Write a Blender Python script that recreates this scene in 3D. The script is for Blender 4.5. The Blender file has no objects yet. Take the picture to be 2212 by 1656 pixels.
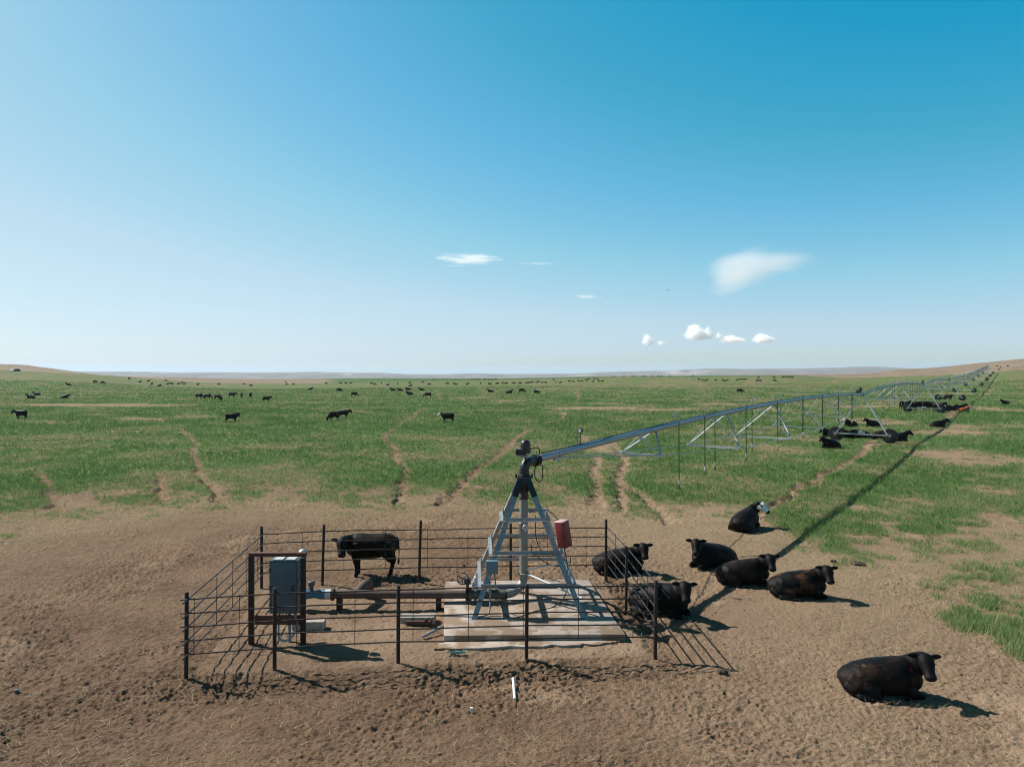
import bpy, bmesh, math, random
import numpy as np
from mathutils import Vector, Matrix, Quaternion

random.seed(7)
rng = np.random.default_rng(11)
scene = bpy.context.scene
COL = scene.collection
R = math.radians
H = 6.0            # eye height
F = 1520.0         # focal length in pixels of a 2212 px wide frame
CU, CV = 1106.0, 800.0   # principal column, eye-level row

# ------------------------------------------------------------------ helpers
def tag(o, label=None, cat=None, group=None, kind=None):
    if label: o['label'] = label
    if cat: o['category'] = cat
    if group: o['group'] = group
    if kind: o['kind'] = kind
    return o

def empty(name, loc=(0, 0, 0), rz=0.0):
    o = bpy.data.objects.new(name, None)
    o.empty_display_size = 0.2
    COL.objects.link(o)
    o.location = loc
    o.rotation_euler = (0, 0, rz)
    return o

class MB:
    """collects shapes, then links them as one mesh object"""
    def __init__(self):
        self.v = []; self.f = []; self.m = []; self.cur = 0
    def mat(self, i):
        self.cur = i; return self
    def add(self, vs, fs):
        b = len(self.v)
        self.v += [tuple(x) for x in vs]
        self.f += [tuple(b + i for i in f) for f in fs]
        self.m += [self.cur] * len(fs)
        return self
    def box(self, c, s, rot=None, bev=0.0):
        c = Vector(c); hx, hy, hz = s[0] / 2, s[1] / 2, s[2] / 2
        if bev <= 0:
            vs = [Vector((x * hx, y * hy, z * hz)) for x in (-1, 1) for y in (-1, 1) for z in (-1, 1)]
            fs = [(0, 1, 3, 2), (4, 6, 7, 5), (0, 4, 5, 1), (2, 3, 7, 6), (0, 2, 6, 4), (1, 5, 7, 3)]
        else:
            bm = bmesh.new(); bmesh.ops.create_cube(bm, size=1)
            for v in bm.verts: v.co = Vector((v.co.x * s[0], v.co.y * s[1], v.co.z * s[2]))
            bmesh.ops.bevel(bm, geom=bm.edges[:], offset=bev, segments=2, affect='EDGES', profile=0.5)
            bm.verts.index_update()
            vs = [v.co.copy() for v in bm.verts]; fs = [[v.index for v in f.verts] for f in bm.faces]
            bm.free()
        if rot is not None: vs = [rot @ v for v in vs]
        return self.add([v + c for v in vs], fs)
    def bar(self, p0, p1, w, h, up=(0, 0, 1)):
        p0, p1 = Vector(p0), Vector(p1); t = (p1 - p0); L = t.length; t.normalize()
        up = Vector(up)
        if abs(t.dot(up)) > 0.98: up = Vector((1, 0, 0))
        s = t.cross(up).normalized(); u = s.cross(t)
        rot = Matrix((t, s, u)).transposed()
        return self.box((p0 + p1) / 2, (L, w, h), rot)
    def angle(self, p0, p1, a, th, d1, d2):
        """angle iron: two flanges, each starting at the line p0-p1 and going along d1 / d2"""
        p0, p1 = Vector(p0), Vector(p1); t = (p1 - p0).normalized()
        d1 = Vector(d1); d1 = (d1 - t * d1.dot(t)).normalized()
        d2 = Vector(d2); d2 = (d2 - t * d2.dot(t) - d1 * d2.dot(d1)).normalized()
        for (a0, a1, b0, b1) in ((0, a, 0, th), (0, th, th, a)):
            vs = []
            for p in (p0, p1):
                for (x, y) in ((a0, b0), (a1, b0), (a1, b1), (a0, b1)):
                    vs.append(p + d1 * x + d2 * y)
            self.add(vs, [(0, 1, 2, 3), (7, 6, 5, 4), (0, 4, 5, 1), (1, 5, 6, 2), (2, 6, 7, 3), (3, 7, 4, 0)])
        return self
    def tube(self, path, r, n=8, caps=True):
        path = [Vector(p) for p in path]
        rr = r if isinstance(r, (list, tuple)) else [r] * len(path)
        return self.loft([(p, q, q) for p, q in zip(path, rr)], n, caps)
    def loft(self, secs, n=12, caps=True, up=(0, 0, 1)):
        pts = [Vector(s[0]) for s in secs]; vs = []
        prev_s = None
        for i, (p, a, b) in enumerate(secs):
            t = (pts[min(i + 1, len(pts) - 1)] - pts[max(i - 1, 0)]).normalized()
            u0 = Vector(up)
            s = t.cross(u0)
            if s.length < 0.15:
                s = t.cross(Vector((1, 0, 0))) if prev_s is None else prev_s - t * prev_s.dot(t)
            s.normalize()
            if prev_s is not None and s.dot(prev_s) < 0: s = -s
            prev_s = s
            u = s.cross(t)
            for k in range(n):
                an = 2 * math.pi * k / n
                vs.append(pts[i] + s * (a * math.cos(an)) + u * (b * math.sin(an)))
        fs = []
        for i in range(len(secs) - 1):
            for k in range(n):
                k2 = (k + 1) % n
                fs.append((i * n + k, i * n + k2, (i + 1) * n + k2, (i + 1) * n + k))
        if caps:
            fs.append(tuple(range(n - 1, -1, -1)))
            fs.append(tuple((len(secs) - 1) * n + k for k in range(n)))
        return self.add(vs, fs)
    def lathe(self, c, prof, n=20, axis='z'):
        """prof: (radius, height) pairs about an axis through c"""
        c = Vector(c); vs = []
        for (r, h) in prof:
            for k in range(n):
                an = 2 * math.pi * k / n
                a, b = r * math.cos(an), r * math.sin(an)
                vs.append(c + (Vector((a, b, h)) if axis == 'z' else Vector((h, a, b)) if axis == 'x' else Vector((b, h, a))))
        fs = []
        for i in range(len(prof) - 1):
            for k in range(n):
                k2 = (k + 1) % n
                fs.append((i * n + k, i * n + k2, (i + 1) * n + k2, (i + 1) * n + k))
        fs.append(tuple(range(n - 1, -1, -1)))
        fs.append(tuple((len(prof) - 1) * n + k for k in range(n)))
        return self.add(vs, fs)
    def ring(self, c, rad, r, axis='x', n=24, m=8):
        c = Vector(c); path = []
        vs = []; fs = []
        for i in range(n):
            an = 2 * math.pi * i / n
            for k in range(m):
                b = 2 * math.pi * k / m
                d = rad + r * math.cos(b); h = r * math.sin(b)
                x, y = d * math.cos(an), d * math.sin(an)
                vs.append(c + (Vector((h, x, y)) if axis == 'x' else Vector((y, h, x)) if axis == 'y' else Vector((x, y, h))))
        for i in range(n):
            for k in range(m):
                i2, k2 = (i + 1) % n, (k + 1) % m
                fs.append((i * m + k, i2 * m + k, i2 * m + k2, i * m + k2))
        return self.add(vs, fs)
    def mesh(self, name, mats, smooth=True, ang=35):
        me = bpy.data.meshes.new(name)
        me.from_pydata(self.v, [], self.f)
        bm = bmesh.new(); bm.from_mesh(me)
        bmesh.ops.recalc_face_normals(bm, faces=bm.faces[:]); bm.to_mesh(me); bm.free()
        if not isinstance(mats, (list, tuple)): mats = [mats]
        for m in mats: me.materials.append(m)
        me.polygons.foreach_set('material_index', np.array(self.m, dtype=np.int32))
        if smooth:
            me.polygons.foreach_set('use_smooth', np.ones(len(me.polygons), dtype=bool))
            try: me.set_sharp_from_angle(angle=R(ang))
            except Exception: pass
        me.update()
        return me
    def build(self, name, mats, parent=None, smooth=True, ang=35):
        o = bpy.data.objects.new(name, self.mesh(name, mats, smooth, ang))
        COL.objects.link(o)
        if parent is not None: o.parent = parent
        return o

def curve_pts(pts, n=10):
    """Catmull-Rom through the points"""
    P = [Vector(p) for p in pts]; P = [P[0] * 2 - P[1]] + P + [P[-1] * 2 - P[-2]]
    out = []
    for i in range(1, len(P) - 2):
        for k in range(n):
            t = k / n; a, b, c, d = P[i - 1], P[i], P[i + 1], P[i + 2]
            out.append(0.5 * ((2 * b) + (c - a) * t + (2 * a - 5 * b + 4 * c - d) * t * t + (3 * b - a - 3 * c + d) * t ** 3))
    out.append(P[-2])
    return out

def copy_tree(o, parent=None):
    c = o.copy(); COL.objects.link(c); c.parent = parent
    for ch in list(o.children): copy_tree(ch, c)
    return c

# ------------------------------------------------------------------ noise (numpy)
def _hash(ix, iy, seed):
    h = (ix.astype(np.int64) * 374761393 + iy.astype(np.int64) * 668265263 + seed * 1442695041) & 0xFFFFFFFF
    h = ((h ^ (h >> 13)) * 1274126177) & 0xFFFFFFFF
    return ((h ^ (h >> 16)) & 0xFFFF).astype(np.float32) / 65535.0

def vnoise(x, y, seed=0):
    ix = np.floor(x); iy = np.floor(y); fx = (x - ix).astype(np.float32); fy = (y - iy).astype(np.float32)
    fx = fx * fx * (3 - 2 * fx); fy = fy * fy * (3 - 2 * fy)
    a = _hash(ix, iy, seed); b = _hash(ix + 1, iy, seed); c = _hash(ix, iy + 1, seed); d = _hash(ix + 1, iy + 1, seed)
    return a + (b - a) * fx + (c - a) * fy + (a - b - c + d) * fx * fy

def fbm(x, y, octv=4, seed=0, gain=0.5):
    s = 0; a = 1; t = 0
    for o in range(octv):
        s = s + a * vnoise(x * 2 ** o + 17.3 * o, y * 2 ** o - 9.1 * o, seed + o); t += a; a *= gain
    return s / t          # 0..1, mean about .5

def dents(x, y, cell, seed):
    """0..1 pits: jittered points, one per cell, of random size"""
    ix = np.floor(x / cell); iy = np.floor(y / cell); best = np.zeros_like(x, dtype=np.float32)
    for dx in (-1, 0, 1):
        for dy in (-1, 0, 1):
            jx, jy = ix + dx, iy + dy
            px = (jx + _hash(jx, jy, seed)) * cell; py = (jy + _hash(jx, jy, seed + 5)) * cell
            rad = cell * (0.18 + 0.42 * _hash(jx, jy, seed + 9))
            d = np.sqrt((x - px) ** 2 + ((y - py) * 1.25) ** 2) / rad
            best = np.maximum(best, np.clip(1 - d * d, 0, 1) * (_hash(jx, jy, seed + 13) > 0.5))
    return best

def sstep(a, b, x):
    t = np.clip((x - a) / (b - a), 0, 1)
    return t * t * (3 - 2 * t)

# ------------------------------------------------------------------ lie of the land
E_TAB = [(-300, 794), (0, 799), (180, 807.6), (300, 816), (430, 825), (560, 828.5), (700, 827), (790, 825), (1069, 821), (1188, 818.5),
         (1296, 816), (1400, 815), (1540, 814), (1700, 812.5), (1790, 815), (1836, 816), (1930, 813), (2025, 810), (2212, 799), (2500, 791)]
B_TAB = [(-300, 781), (0, 786), (51, 788), (108, 795), (171, 804), (216, 810), (270, 813), (378, 815), (497, 818), (594, 818.5), (702, 817.5),
         (800, 817), (1000, 818), (1100, 817), (1190, 815.5), (1296, 813), (1400, 812), (1540, 811), (1700, 809), (1800, 809), (1836, 808),
         (1890, 804.5), (1944, 798), (1998, 795), (2052, 790.6), (2106, 784.7), (2160, 779.6), (2212, 774.5), (2500, 760)]
H_TAB = [(-300, 803), (171, 803), (378, 804.7), (540, 804.7), (680, 803), (756, 805), (810, 805), (875, 807.5), (961, 808), (1015, 806),
         (1080, 808.5), (1242, 808), (1312, 804), (1404, 800), (1431, 799.5), (1534, 794.7), (1620, 795.6), (1728, 794.4), (1836, 792),
         (1890, 792.4), (1944, 796), (2100, 800), (2500, 800)]
def tab(T, u): return np.interp(u, [a for a, b in T], [b for a, b in T])
D_E, D_B, D_F, D_H, D_X = 415.0, 720.0, 4200.0, 5600.0, 7400.0
def zy(y, D): return H + (CV - y) * D / F

def terrain(u, D):
    """height at picture column u (bearing) and depth D"""
    u = np.clip(u, -300, 2500); D = np.asarray(D, dtype=np.float64)
    e, b, h = tab(E_TAB, u), tab(B_TAB, u), tab(H_TAB, u)
    f = np.maximum(b, 814.0 - 2.5 * sstep(1300, 1700, u))
    zE = zy(e, D_E)
    z = zE * sstep(130, D_E, D)
    t = np.clip((D - D_E) / (D_B - D_E), 0, 1)
    yb = e + (b - e) * t ** 0.8
    z = np.where(D > D_E, zy(yb, D), z)
    t = np.clip(np.log(np.maximum(D, 1) / D_B) / math.log(D_F / D_B), 0, 1)
    z = np.where(D > D_B, zy(b + (f - b) * sstep(0, 0.9, t), D), z)
    t = np.clip((D - D_F) / (D_H - D_F), 0, 1)
    z = np.where(D > D_F, zy(f + (h - f) * np.sin(t * math.pi / 2), D), z)
    t = np.clip((D - D_H) / (D_X - D_H), 0, 1)
    z = np.where(D > D_H, zy(h + (809 - h) * t * t, D), z)
    return z

def zt(X, Y):
    X = np.asarray(X, dtype=np.float64); Y = np.asarray(Y, dtype=np.float64)
    return terrain(CU + F * X / np.maximum(Y, 0.3), Y)

def at(px, py, it=30):
    """where the line of sight through (px, py) meets the ground"""
    D = 12.0; k = (px - CU) / F; s = (CV - py) / F
    lo, hi = 5.0, 5.0
    prev = 5.0
    d = 5.0
    while d < 6000:
        if H + s * d <= float(terrain(px, d)): break
        prev = d; d *= 1.01
    lo, hi = prev, d
    for _ in range(it):
        m = (lo + hi) / 2
        if H + s * m <= float(terrain(px, m)): hi = m
        else: lo = m
    D = (lo + hi) / 2
    return Vector((k * D, D, float(terrain(px, D))))

def pt(px, py, D):
    """point at depth D on that line of sight"""
    return Vector(((px - CU) / F * D, D, H + (CV - py) / F * D))

# ------------------------------------------------------------------ what grows where
BOUND = [(-300, 1150), (0, 1132), (100, 1122), (171, 1106), (239, 1098), (308, 1094), (393, 1082), (479, 1082), (581, 1078), (650, 1079), (756, 1094), (856, 1074), (992, 1078),
         (1078, 1086), (1147, 1096), (1215, 1084), (1283, 1086), (1342, 1110), (1407, 1117), (1577, 1116), (1640, 1135), (1690, 1160), (1765, 1168), (1799, 1196),
         (1900, 1194), (2003, 1188), (2054, 1178), (2212, 1164), (2600, 1150)]
PATCH = [(1956, 1263), (2002, 1229), (2082, 1204), (2212, 1190), (2420, 1175), (2420, 1440), (2212, 1405), (2139, 1371), (2082, 1348), (2013, 1320), (1968, 1295)]
TRAILS = [
    ([(915, 880), (905, 890), (852, 924), (830, 944), (834, 955), (858, 967), (852, 984), (861, 997), (883, 1014), (873, 1032), (866, 1062), (862, 1090)], .42, 1),
    ([(1220, 891), (1215, 905), (1177, 914)], .6, 1),
    ([(1147, 927), (1119, 943), (1102, 958), (1078, 982), (1061, 994), (1030, 1011), (1017, 1026), (986, 1056), (955, 1090)], .55, 1),
    ([(1259, 940), (1270, 960), (1300, 972), (1352, 985)], .7, .8),
    ([(1322, 955), (1345, 985), (1352, 991), (1342, 1014), (1331, 1035), (1342, 1056), (1350, 1100)], .5, 1),
    ([(1290, 985), (1287, 1001), (1280, 1018), (1290, 1038), (1292, 1090)], .55, 1),
    ([(1340, 1040), (1352, 1049), (1386, 1069), (1413, 1090), (1440, 1125)], .45, 1),
    ([(388, 925), (424, 959), (414, 981), (424, 997), (429, 1017), (441, 1034), (468, 1051), (474, 1085)], .42, 1),
    ([(350, 1027), (352, 1085)], .45, .9), ([(85, 1021), (103, 1055), (140, 1100)], .6, .8),
    ([(1892, 945), (1874, 963), (1850, 987), (1816, 1004), (1778, 1024), (1731, 1051), (1697, 1075), (1649, 1099), (1620, 1120)], .5, 1),
    ([(2062, 884), (2051, 905)], 1.2, .9), ([(1950, 940), (1930, 952), (1880, 962)], 1.0, .8), ([(1245, 842), (1250, 855), (1248, 870)], .7, .7),
    ([(945, 842), (945, 856), (952, 862)], .8, .6), ([(2150, 835), (2120, 860)], .7, .7),
]
# dry streaks: column, row, half-width, half-height, strength
DRY = [(230, 875, 200, 3.2, .95), (60, 858, 80, 2.0, .6), (215, 896, 55, 2.6, .6), (300, 905, 70, 4.0, .8), (415, 898, 60, 5, .75), (90, 910, 70, 5, .6), (780, 889, 40, 3, .5),
       (1285, 882, 115, 3.6, .9), (1430, 885, 85, 3.6, .8), (1307, 871, 45, 2, .8), (1093, 867, 32, 2.2, .7), (1020, 859, 60, 1.8, .7),
       (1545, 873, 60, 2.6, .8), (1500, 833, 340, 3.6, .45), (1197, 840, 45, 1.6, .7), (680, 868, 110, 2.4, .55), (1290, 965, 40, 12, .8), (1400, 985, 40, 8, .35),
       (2060, 990, 150, 16, .42), (2120, 1080, 120, 22, .35), (1990, 925, 120, 8, .35), (1960, 955, 50, 8, .5), (1880, 880, 100, 4, .4), (1700, 905, 90, 6, .35),
       (30, 1070, 70, 25, .4), (150, 1085, 60, 15, .6), (130, 845, 160, 1.2, .5), (480, 846, 120, .8, .4), (1150, 825, 60, .8, .3), (2150, 850, 90, 1.5, .4), (1900, 1010, 60, 10, .3)]
TR_W = []
for pts, w, a in TRAILS:
    TR_W.append(([at(*p) for p in pts], w, a))
PATCH_W = [at(*p) for p in PATCH]

def growth(X, Y, z, hint=True):
    """green cover, straw, bare trail (each 0..1) at ground points"""
    shp = X.shape
    if len(shp) > 1: return tuple(a.reshape(shp) for a in growth(X.ravel(), Y.ravel(), z.ravel()))
    X = X.astype(np.float64); Y = Y.astype(np.float64)
    Yc = np.maximum(Y, 0.5)
    u = CU + F * X / Yc; v = CV - F * (z - H) / Yc
    n1 = fbm(X * 0.55, Y * 0.55, 4, 3); n2 = fbm(X * 0.16, Y * 0.16, 3, 21); n3 = fbm(X * 2.3, Y * 2.3, 3, 33)
    sd = (v - tab(BOUND, np.clip(u, -300, 2600))) * Yc * Yc / (F * H)       # metres into the dirt
    sd = np.where(Y < 9, 20, sd)
    g = sstep(3.2, -5.5, sd + (n1 - 0.5) * 8.5 + (n3 - .5) * 4.0)
    straw = np.exp(-((sd - 1.0) / 4.0) ** 2) * 0.8
    # corner of green on the right
    inside = np.zeros(X.shape, dtype=bool); dist = np.full(X.shape, 1e9)
    P = [(p.x, p.y) for p in PATCH_W]; wx = X + (n1 - .5) * 1.2; wy = Y + (n3 - .5) * 1.2
    for (x0, y0), (x1, y1) in zip(P, P[1:] + P[:1]):
        c = ((y0 > wy) != (y1 > wy)) & (wx < (x1 - x0) * (wy - y0) / (y1 - y0 + 1e-9) + x0)
        inside = inside ^ c
        dx, dy = x1 - x0, y1 - y0; t = np.clip(((wx - x0) * dx + (wy - y0) * dy) / (dx * dx + dy * dy), 0, 1)
        dist = np.minimum(dist, np.hypot(wx - x0 - t * dx, wy - y0 - t * dy))
    sp = np.where(inside, dist, -dist)
    gp = sstep(-0.7, 0.7, sp + (n1 - .5) * 1.6) * (0.22 + 0.78 * sstep(.36, .62, n3 * .65 + n1 * .35))
    g = np.maximum(g, gp * (Y < 24)); straw = np.maximum(straw, sstep(-1.5, 0.5, sp) * .6 * (Y < 24))
    # trails
    tr = np.zeros(X.shape)
    for pts, w, a in TR_W:
        x0 = min(p.x for p in pts) - 3; x1 = max(p.x for p in pts) + 3; y0 = min(p.y for p in pts) - 3; y1 = max(p.y for p in pts) + 3
        idx = np.nonzero((X > x0) & (X < x1) & (Y > y0) & (Y < y1))[0]
        if len(idx) == 0: continue
        xx = X[idx] + (n3[idx] - .5) * .9; yy = Y[idx] + (n1[idx] - .5) * 1.4; d = np.full(len(idx), 1e9)
        for p, q in zip(pts, pts[1:]):
            dx, dy = q.x - p.x, q.y - p.y; t = np.clip(((xx - p.x) * dx + (yy - p.y) * dy) / (dx * dx + dy * dy + 1e-9), 0, 1)
            d = np.minimum(d, np.hypot(xx - p.x - t * dx, yy - p.y - t * dy))
        tr[idx] = np.maximum(tr[idx], a * sstep(w * .95, w * .2, d) * (.75 + .25 * sstep(.3, .55, n3[idx])))
    dry = np.zeros(X.shape)
    for (cu, cv, ru, rv, a) in DRY:
        q = ((u - cu) / ru) ** 2 + ((v - cv + (n2 - .5) * rv * 2) / rv) ** 2
        dry = np.maximum(dry, a * sstep(1.5, .3, q + (n1 - .5) * 1.0))
    dry = dry * (Y > 20)
    rightside = sstep(1500, 1900, u + (v - 950) * -1.0) * sstep(250, 60, Y)
    thin = sstep(.42, .66, n2 * .45 + n1 * .35 + n3 * .2) * (.50 + .32 * rightside) * (Y > 18)
    g = g * (1 - .9 * tr) * (1 - .8 * dry) * (1 - thin)
    straw = np.maximum(straw, np.maximum(dry, thin * .9))
    return g, straw, tr, u, v
# ------------------------------------------------------------------ materials
K_ = .77          # the photograph is exposed bright: everything reflects a little less
def new_mat(name):
    m = bpy.data.materials.new(name); m.use_nodes = True
    nt = m.node_tree; nt.nodes.clear()
    out = nt.nodes.new('ShaderNodeOutputMaterial'); bs = nt.nodes.new('ShaderNodeBsdfPrincipled')
    nt.links.new(bs.outputs[0], out.inputs['Surface'])
    return m, nt, bs

def N(nt, typ, **kw):
    n = nt.nodes.new(typ)
    for k, v in kw.items():
        if k.startswith('i_'):
            key = k[2:]; n.inputs[int(key) if key.isdigit() else key].default_value = v
        else: setattr(n, k, v)
    return n

def ramp(nt, fac, stops):
    r = nt.nodes.new('ShaderNodeValToRGB'); el = r.color_ramp.elements
    while len(el) < len(stops): el.new(0.5)
    for e, (p, c) in zip(el, stops):
        e.position = p; e.color = (*c, 1) if len(c) == 3 else c
    nt.links.new(fac, r.inputs[0]); return r.outputs[0]

def mix(nt, fac, a, b, blend='MIX'):
    m = nt.nodes.new('ShaderNodeMix'); m.data_type = 'RGBA'; m.blend_type = blend
    for s, v in ((0, fac), (6, a), (7, b)):
        if isinstance(v, (int, float)): m.inputs[s].default_value = v
        elif isinstance(v, tuple): m.inputs[s].default_value = (*v, 1)
        else: nt.links.new(v, m.inputs[s])
    return m.outputs[2]

def noise(nt, vec, scale, detail=4, rough=.55):
    n = N(nt, 'ShaderNodeTexNoise'); n.inputs['Scale'].default_value = scale; n.inputs['Detail'].default_value = detail; n.inputs['Roughness'].default_value = rough
    if vec is not None: nt.links.new(vec, n.inputs['Vector'])
    return n.outputs['Fac']

def worn(name, c1, c2, scale=6, metal=0.0, rough=.5, rough2=None, bump=0.0, stretch=None, spots=None):
    """painted or bare surface with an uneven second tone; optional rust / dirt spots"""
    m, nt, bs = new_mat(name)
    c1 = tuple(K_ * v for v in c1); c2 = tuple(K_ * v for v in c2)
    if spots: spots = (tuple(K_ * v for v in spots[0]), spots[1], spots[2])
    tc = N(nt, 'ShaderNodeTexCoord'); vec = tc.outputs['Object']
    if stretch:
        mp = N(nt, 'ShaderNodeMapping'); mp.inputs['Scale'].default_value = stretch; nt.links.new(vec, mp.inputs[0]); vec = mp.outputs[0]
    f = noise(nt, vec, scale)
    col = ramp(nt, f, [(.3, c1), (.7, c2)])
    if spots:
        f2 = noise(nt, tc.outputs['Object'], spots[1], 6, .65)
        k = ramp(nt, f2, [(spots[2], (0, 0, 0)), (spots[2] + .08, (1, 1, 1))])
        col = mix(nt, k, col, spots[0])
    nt.links.new(col, bs.inputs['Base Color'])
    bs.inputs['Metallic'].default_value = metal
    r = ramp(nt, f, [(.3, (rough,) * 3), (.7, ((rough2 if rough2 is not None else rough),) * 3)]); nt.links.new(r, bs.inputs['Roughness'])
    if bump:
        b = N(nt, 'ShaderNodeBump'); b.inputs['Strength'].default_value = bump; b.inputs['Distance'].default_value = .01
        nt.links.new(noise(nt, tc.outputs['Object'], scale * 6, 5), b.inputs['Height']); nt.links.new(b.outputs[0], bs.inputs['Normal'])
    return m

M = {}
M['galv'] = worn('galvanised_steel', (.27, .29, .30), (.42, .44, .45), 9, .45, .42, .58)
M['galv_old'] = worn('weathered_galvanised_pipe', (.30, .29, .25), (.42, .41, .36), 5, .45, .5, .62, stretch=(3, 3, .6), spots=((.16, .10, .05), 4, .62))
M['galv_pipe'] = worn('span_pipe_steel', (.34, .37, .40), (.48, .51, .54), 3, .5, .34, .46, stretch=(.4, 4, 4))
M['truss'] = worn('bright_truss_steel', (.55, .58, .60), (.72, .74, .75), 9, .2, .42, .55)
M['rod'] = worn('rod_steel', (.5, .5, .5), (.62, .62, .62), 5, .4, .5)
M['post'] = worn('rusty_dark_pipe', (.026, .015, .011), (.052, .027, .017), 14, .2, .6, .8, .15, spots=((.10, .042, .022), 9, .60))
M['rail'] = worn('dark_steel_rod', (.045, .037, .033), (.085, .068, .060), 10, .55, .38, .55)
M['rust'] = worn('rusty_brown_steel', (.10, .040, .022), (.17, .072, .038), 8, .15, .7, .8, .2)
M['rustpipe'] = worn('brown_rusted_pipe', (.085, .050, .038), (.15, .096, .075), 7, .15, .65, .8, .15)
M['black'] = worn('black_painted_iron', (.012, .012, .013), (.025, .025, .026), 8, 0, .38, .5)
M['rubber'] = worn('black_rubber', (.007, .007, .007), (.014, .0135, .013), 12, 0, .7, .85, spots=((.07, .055, .04), 5, .66))
M['hose'] = worn('black_hose', (.010, .010, .010), (.016, .016, .016), 8, 0, .5)
M['cabinet'] = worn('grey_blue_cabinet_paint', (.070, .105, .125), (.095, .130, .150), 3, 0, .42, .55, spots=((.30, .33, .34), 9, .72))
M['rim'] = worn('dark_wheel_rim', (.025, .023, .021), (.05, .045, .04), 8, .3, .6, .7)
M['jbox'] = worn('blue_grey_box_paint', (.13, .21, .265), (.155, .235, .29), 3, 0, .5)
M['red'] = worn('faded_red_cabinet_paint', (.20, .018, .020), (.25, .030, .028), 5, 0, .4, .5, spots=((.36, .12, .11), 10, .70))
M['pale'] = worn('pale_grey_metal', (.55, .56, .55), (.7, .7, .68), 6, .2, .5)
M['white'] = worn('white_plastic', (.74, .74, .72), (.82, .82, .80), 6, 0, .5, spots=((.45, .38, .30), 6, .68))
M['blue'] = worn('blue_cast_paint', (.025, .14, .24), (.05, .20, .30), 8, 0, .45, spots=((.30, .30, .27), 8, .64))
M['greypvc'] = worn('grey_conduit', (.30, .31, .31), (.38, .39, .39), 6, 0, .5)
M['olive'] = worn('dull_green_pipe', (.075, .085, .075), (.12, .13, .115), 6, .2, .55)
M['salmon'] = worn('salmon_flange', (.50, .24, .18), (.58, .30, .22), 8, 0, .7)
M['teal'] = worn('teal_twine', (.05, .20, .20), (.09, .28, .27), 8, 0, .8)
M['faded_glare_red'] = worn('faded_red_paint_with_sun_glare', (.52, .30, .29), (.66, .46, .45), 6, 0, .5, .6)  # faded red, paled further so the colour carries the sun glare
M['dial'] = worn('gauge_dial', (.6, .6, .6), (.7, .7, .7), 8, 0, .4)
M['concrete'] = worn('dirty_concrete', (.36, .29, .235), (.48, .40, .335), 1.6, 0, .9, .95, .4, spots=((.25, .17, .11), 1.3, .46))
M['block'] = worn('pale_concrete_block', (.36, .31, .26), (.48, .42, .36), 4, 0, .9, .95, .3, spots=((.25, .18, .12), 5, .6))
M['dung'] = worn('dried_dung', (.035, .024, .016), (.07, .05, .03), 12, 0, .9, .95, .4)
M['horn'] = worn('hoof', (.04, .035, .03), (.08, .07, .06), 10, 0, .6)
M['eye'] = worn('dark_eye', (.006, .005, .005), (.01, .009, .008), 5, 0, .08)
M['bird'] = worn('dark_plumage', (.02, .02, .02), (.03, .03, .03), 5, 0, .7)

def coat_mat():
    m, nt, bs = new_mat('cattle_coat')
    at_ = N(nt, 'ShaderNodeAttribute', attribute_name='coat')
    tc = N(nt, 'ShaderNodeTexCoord')
    mp = N(nt, 'ShaderNodeMapping'); mp.inputs['Scale'].default_value = (6, 14, 14); nt.links.new(tc.outputs['Object'], mp.inputs[0])
    f = noise(nt, mp.outputs[0], 3.0, 5, .6)
    var = ramp(nt, f, [(.3, (.55, .55, .55)), (.7, (1.35, 1.3, 1.25))])
    nt.links.new(mix(nt, 1.0, at_.outputs['Color'], var, 'MULTIPLY'), bs.inputs['Base Color'])
    r = ramp(nt, f, [(.3, (.40,) * 3), (.7, (.62,) * 3)]); nt.links.new(r, bs.inputs['Roughness'])
    bs.inputs['Specular IOR Level'].default_value = .09
    b = N(nt, 'ShaderNodeBump'); b.inputs['Strength'].default_value = .5; b.inputs['Distance'].default_value = .012
    nt.links.new(noise(nt, mp.outputs[0], 8, 4), b.inputs['Height']); nt.links.new(b.outputs[0], bs.inputs['Normal'])
    return m
M['coat'] = coat_mat()

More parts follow.
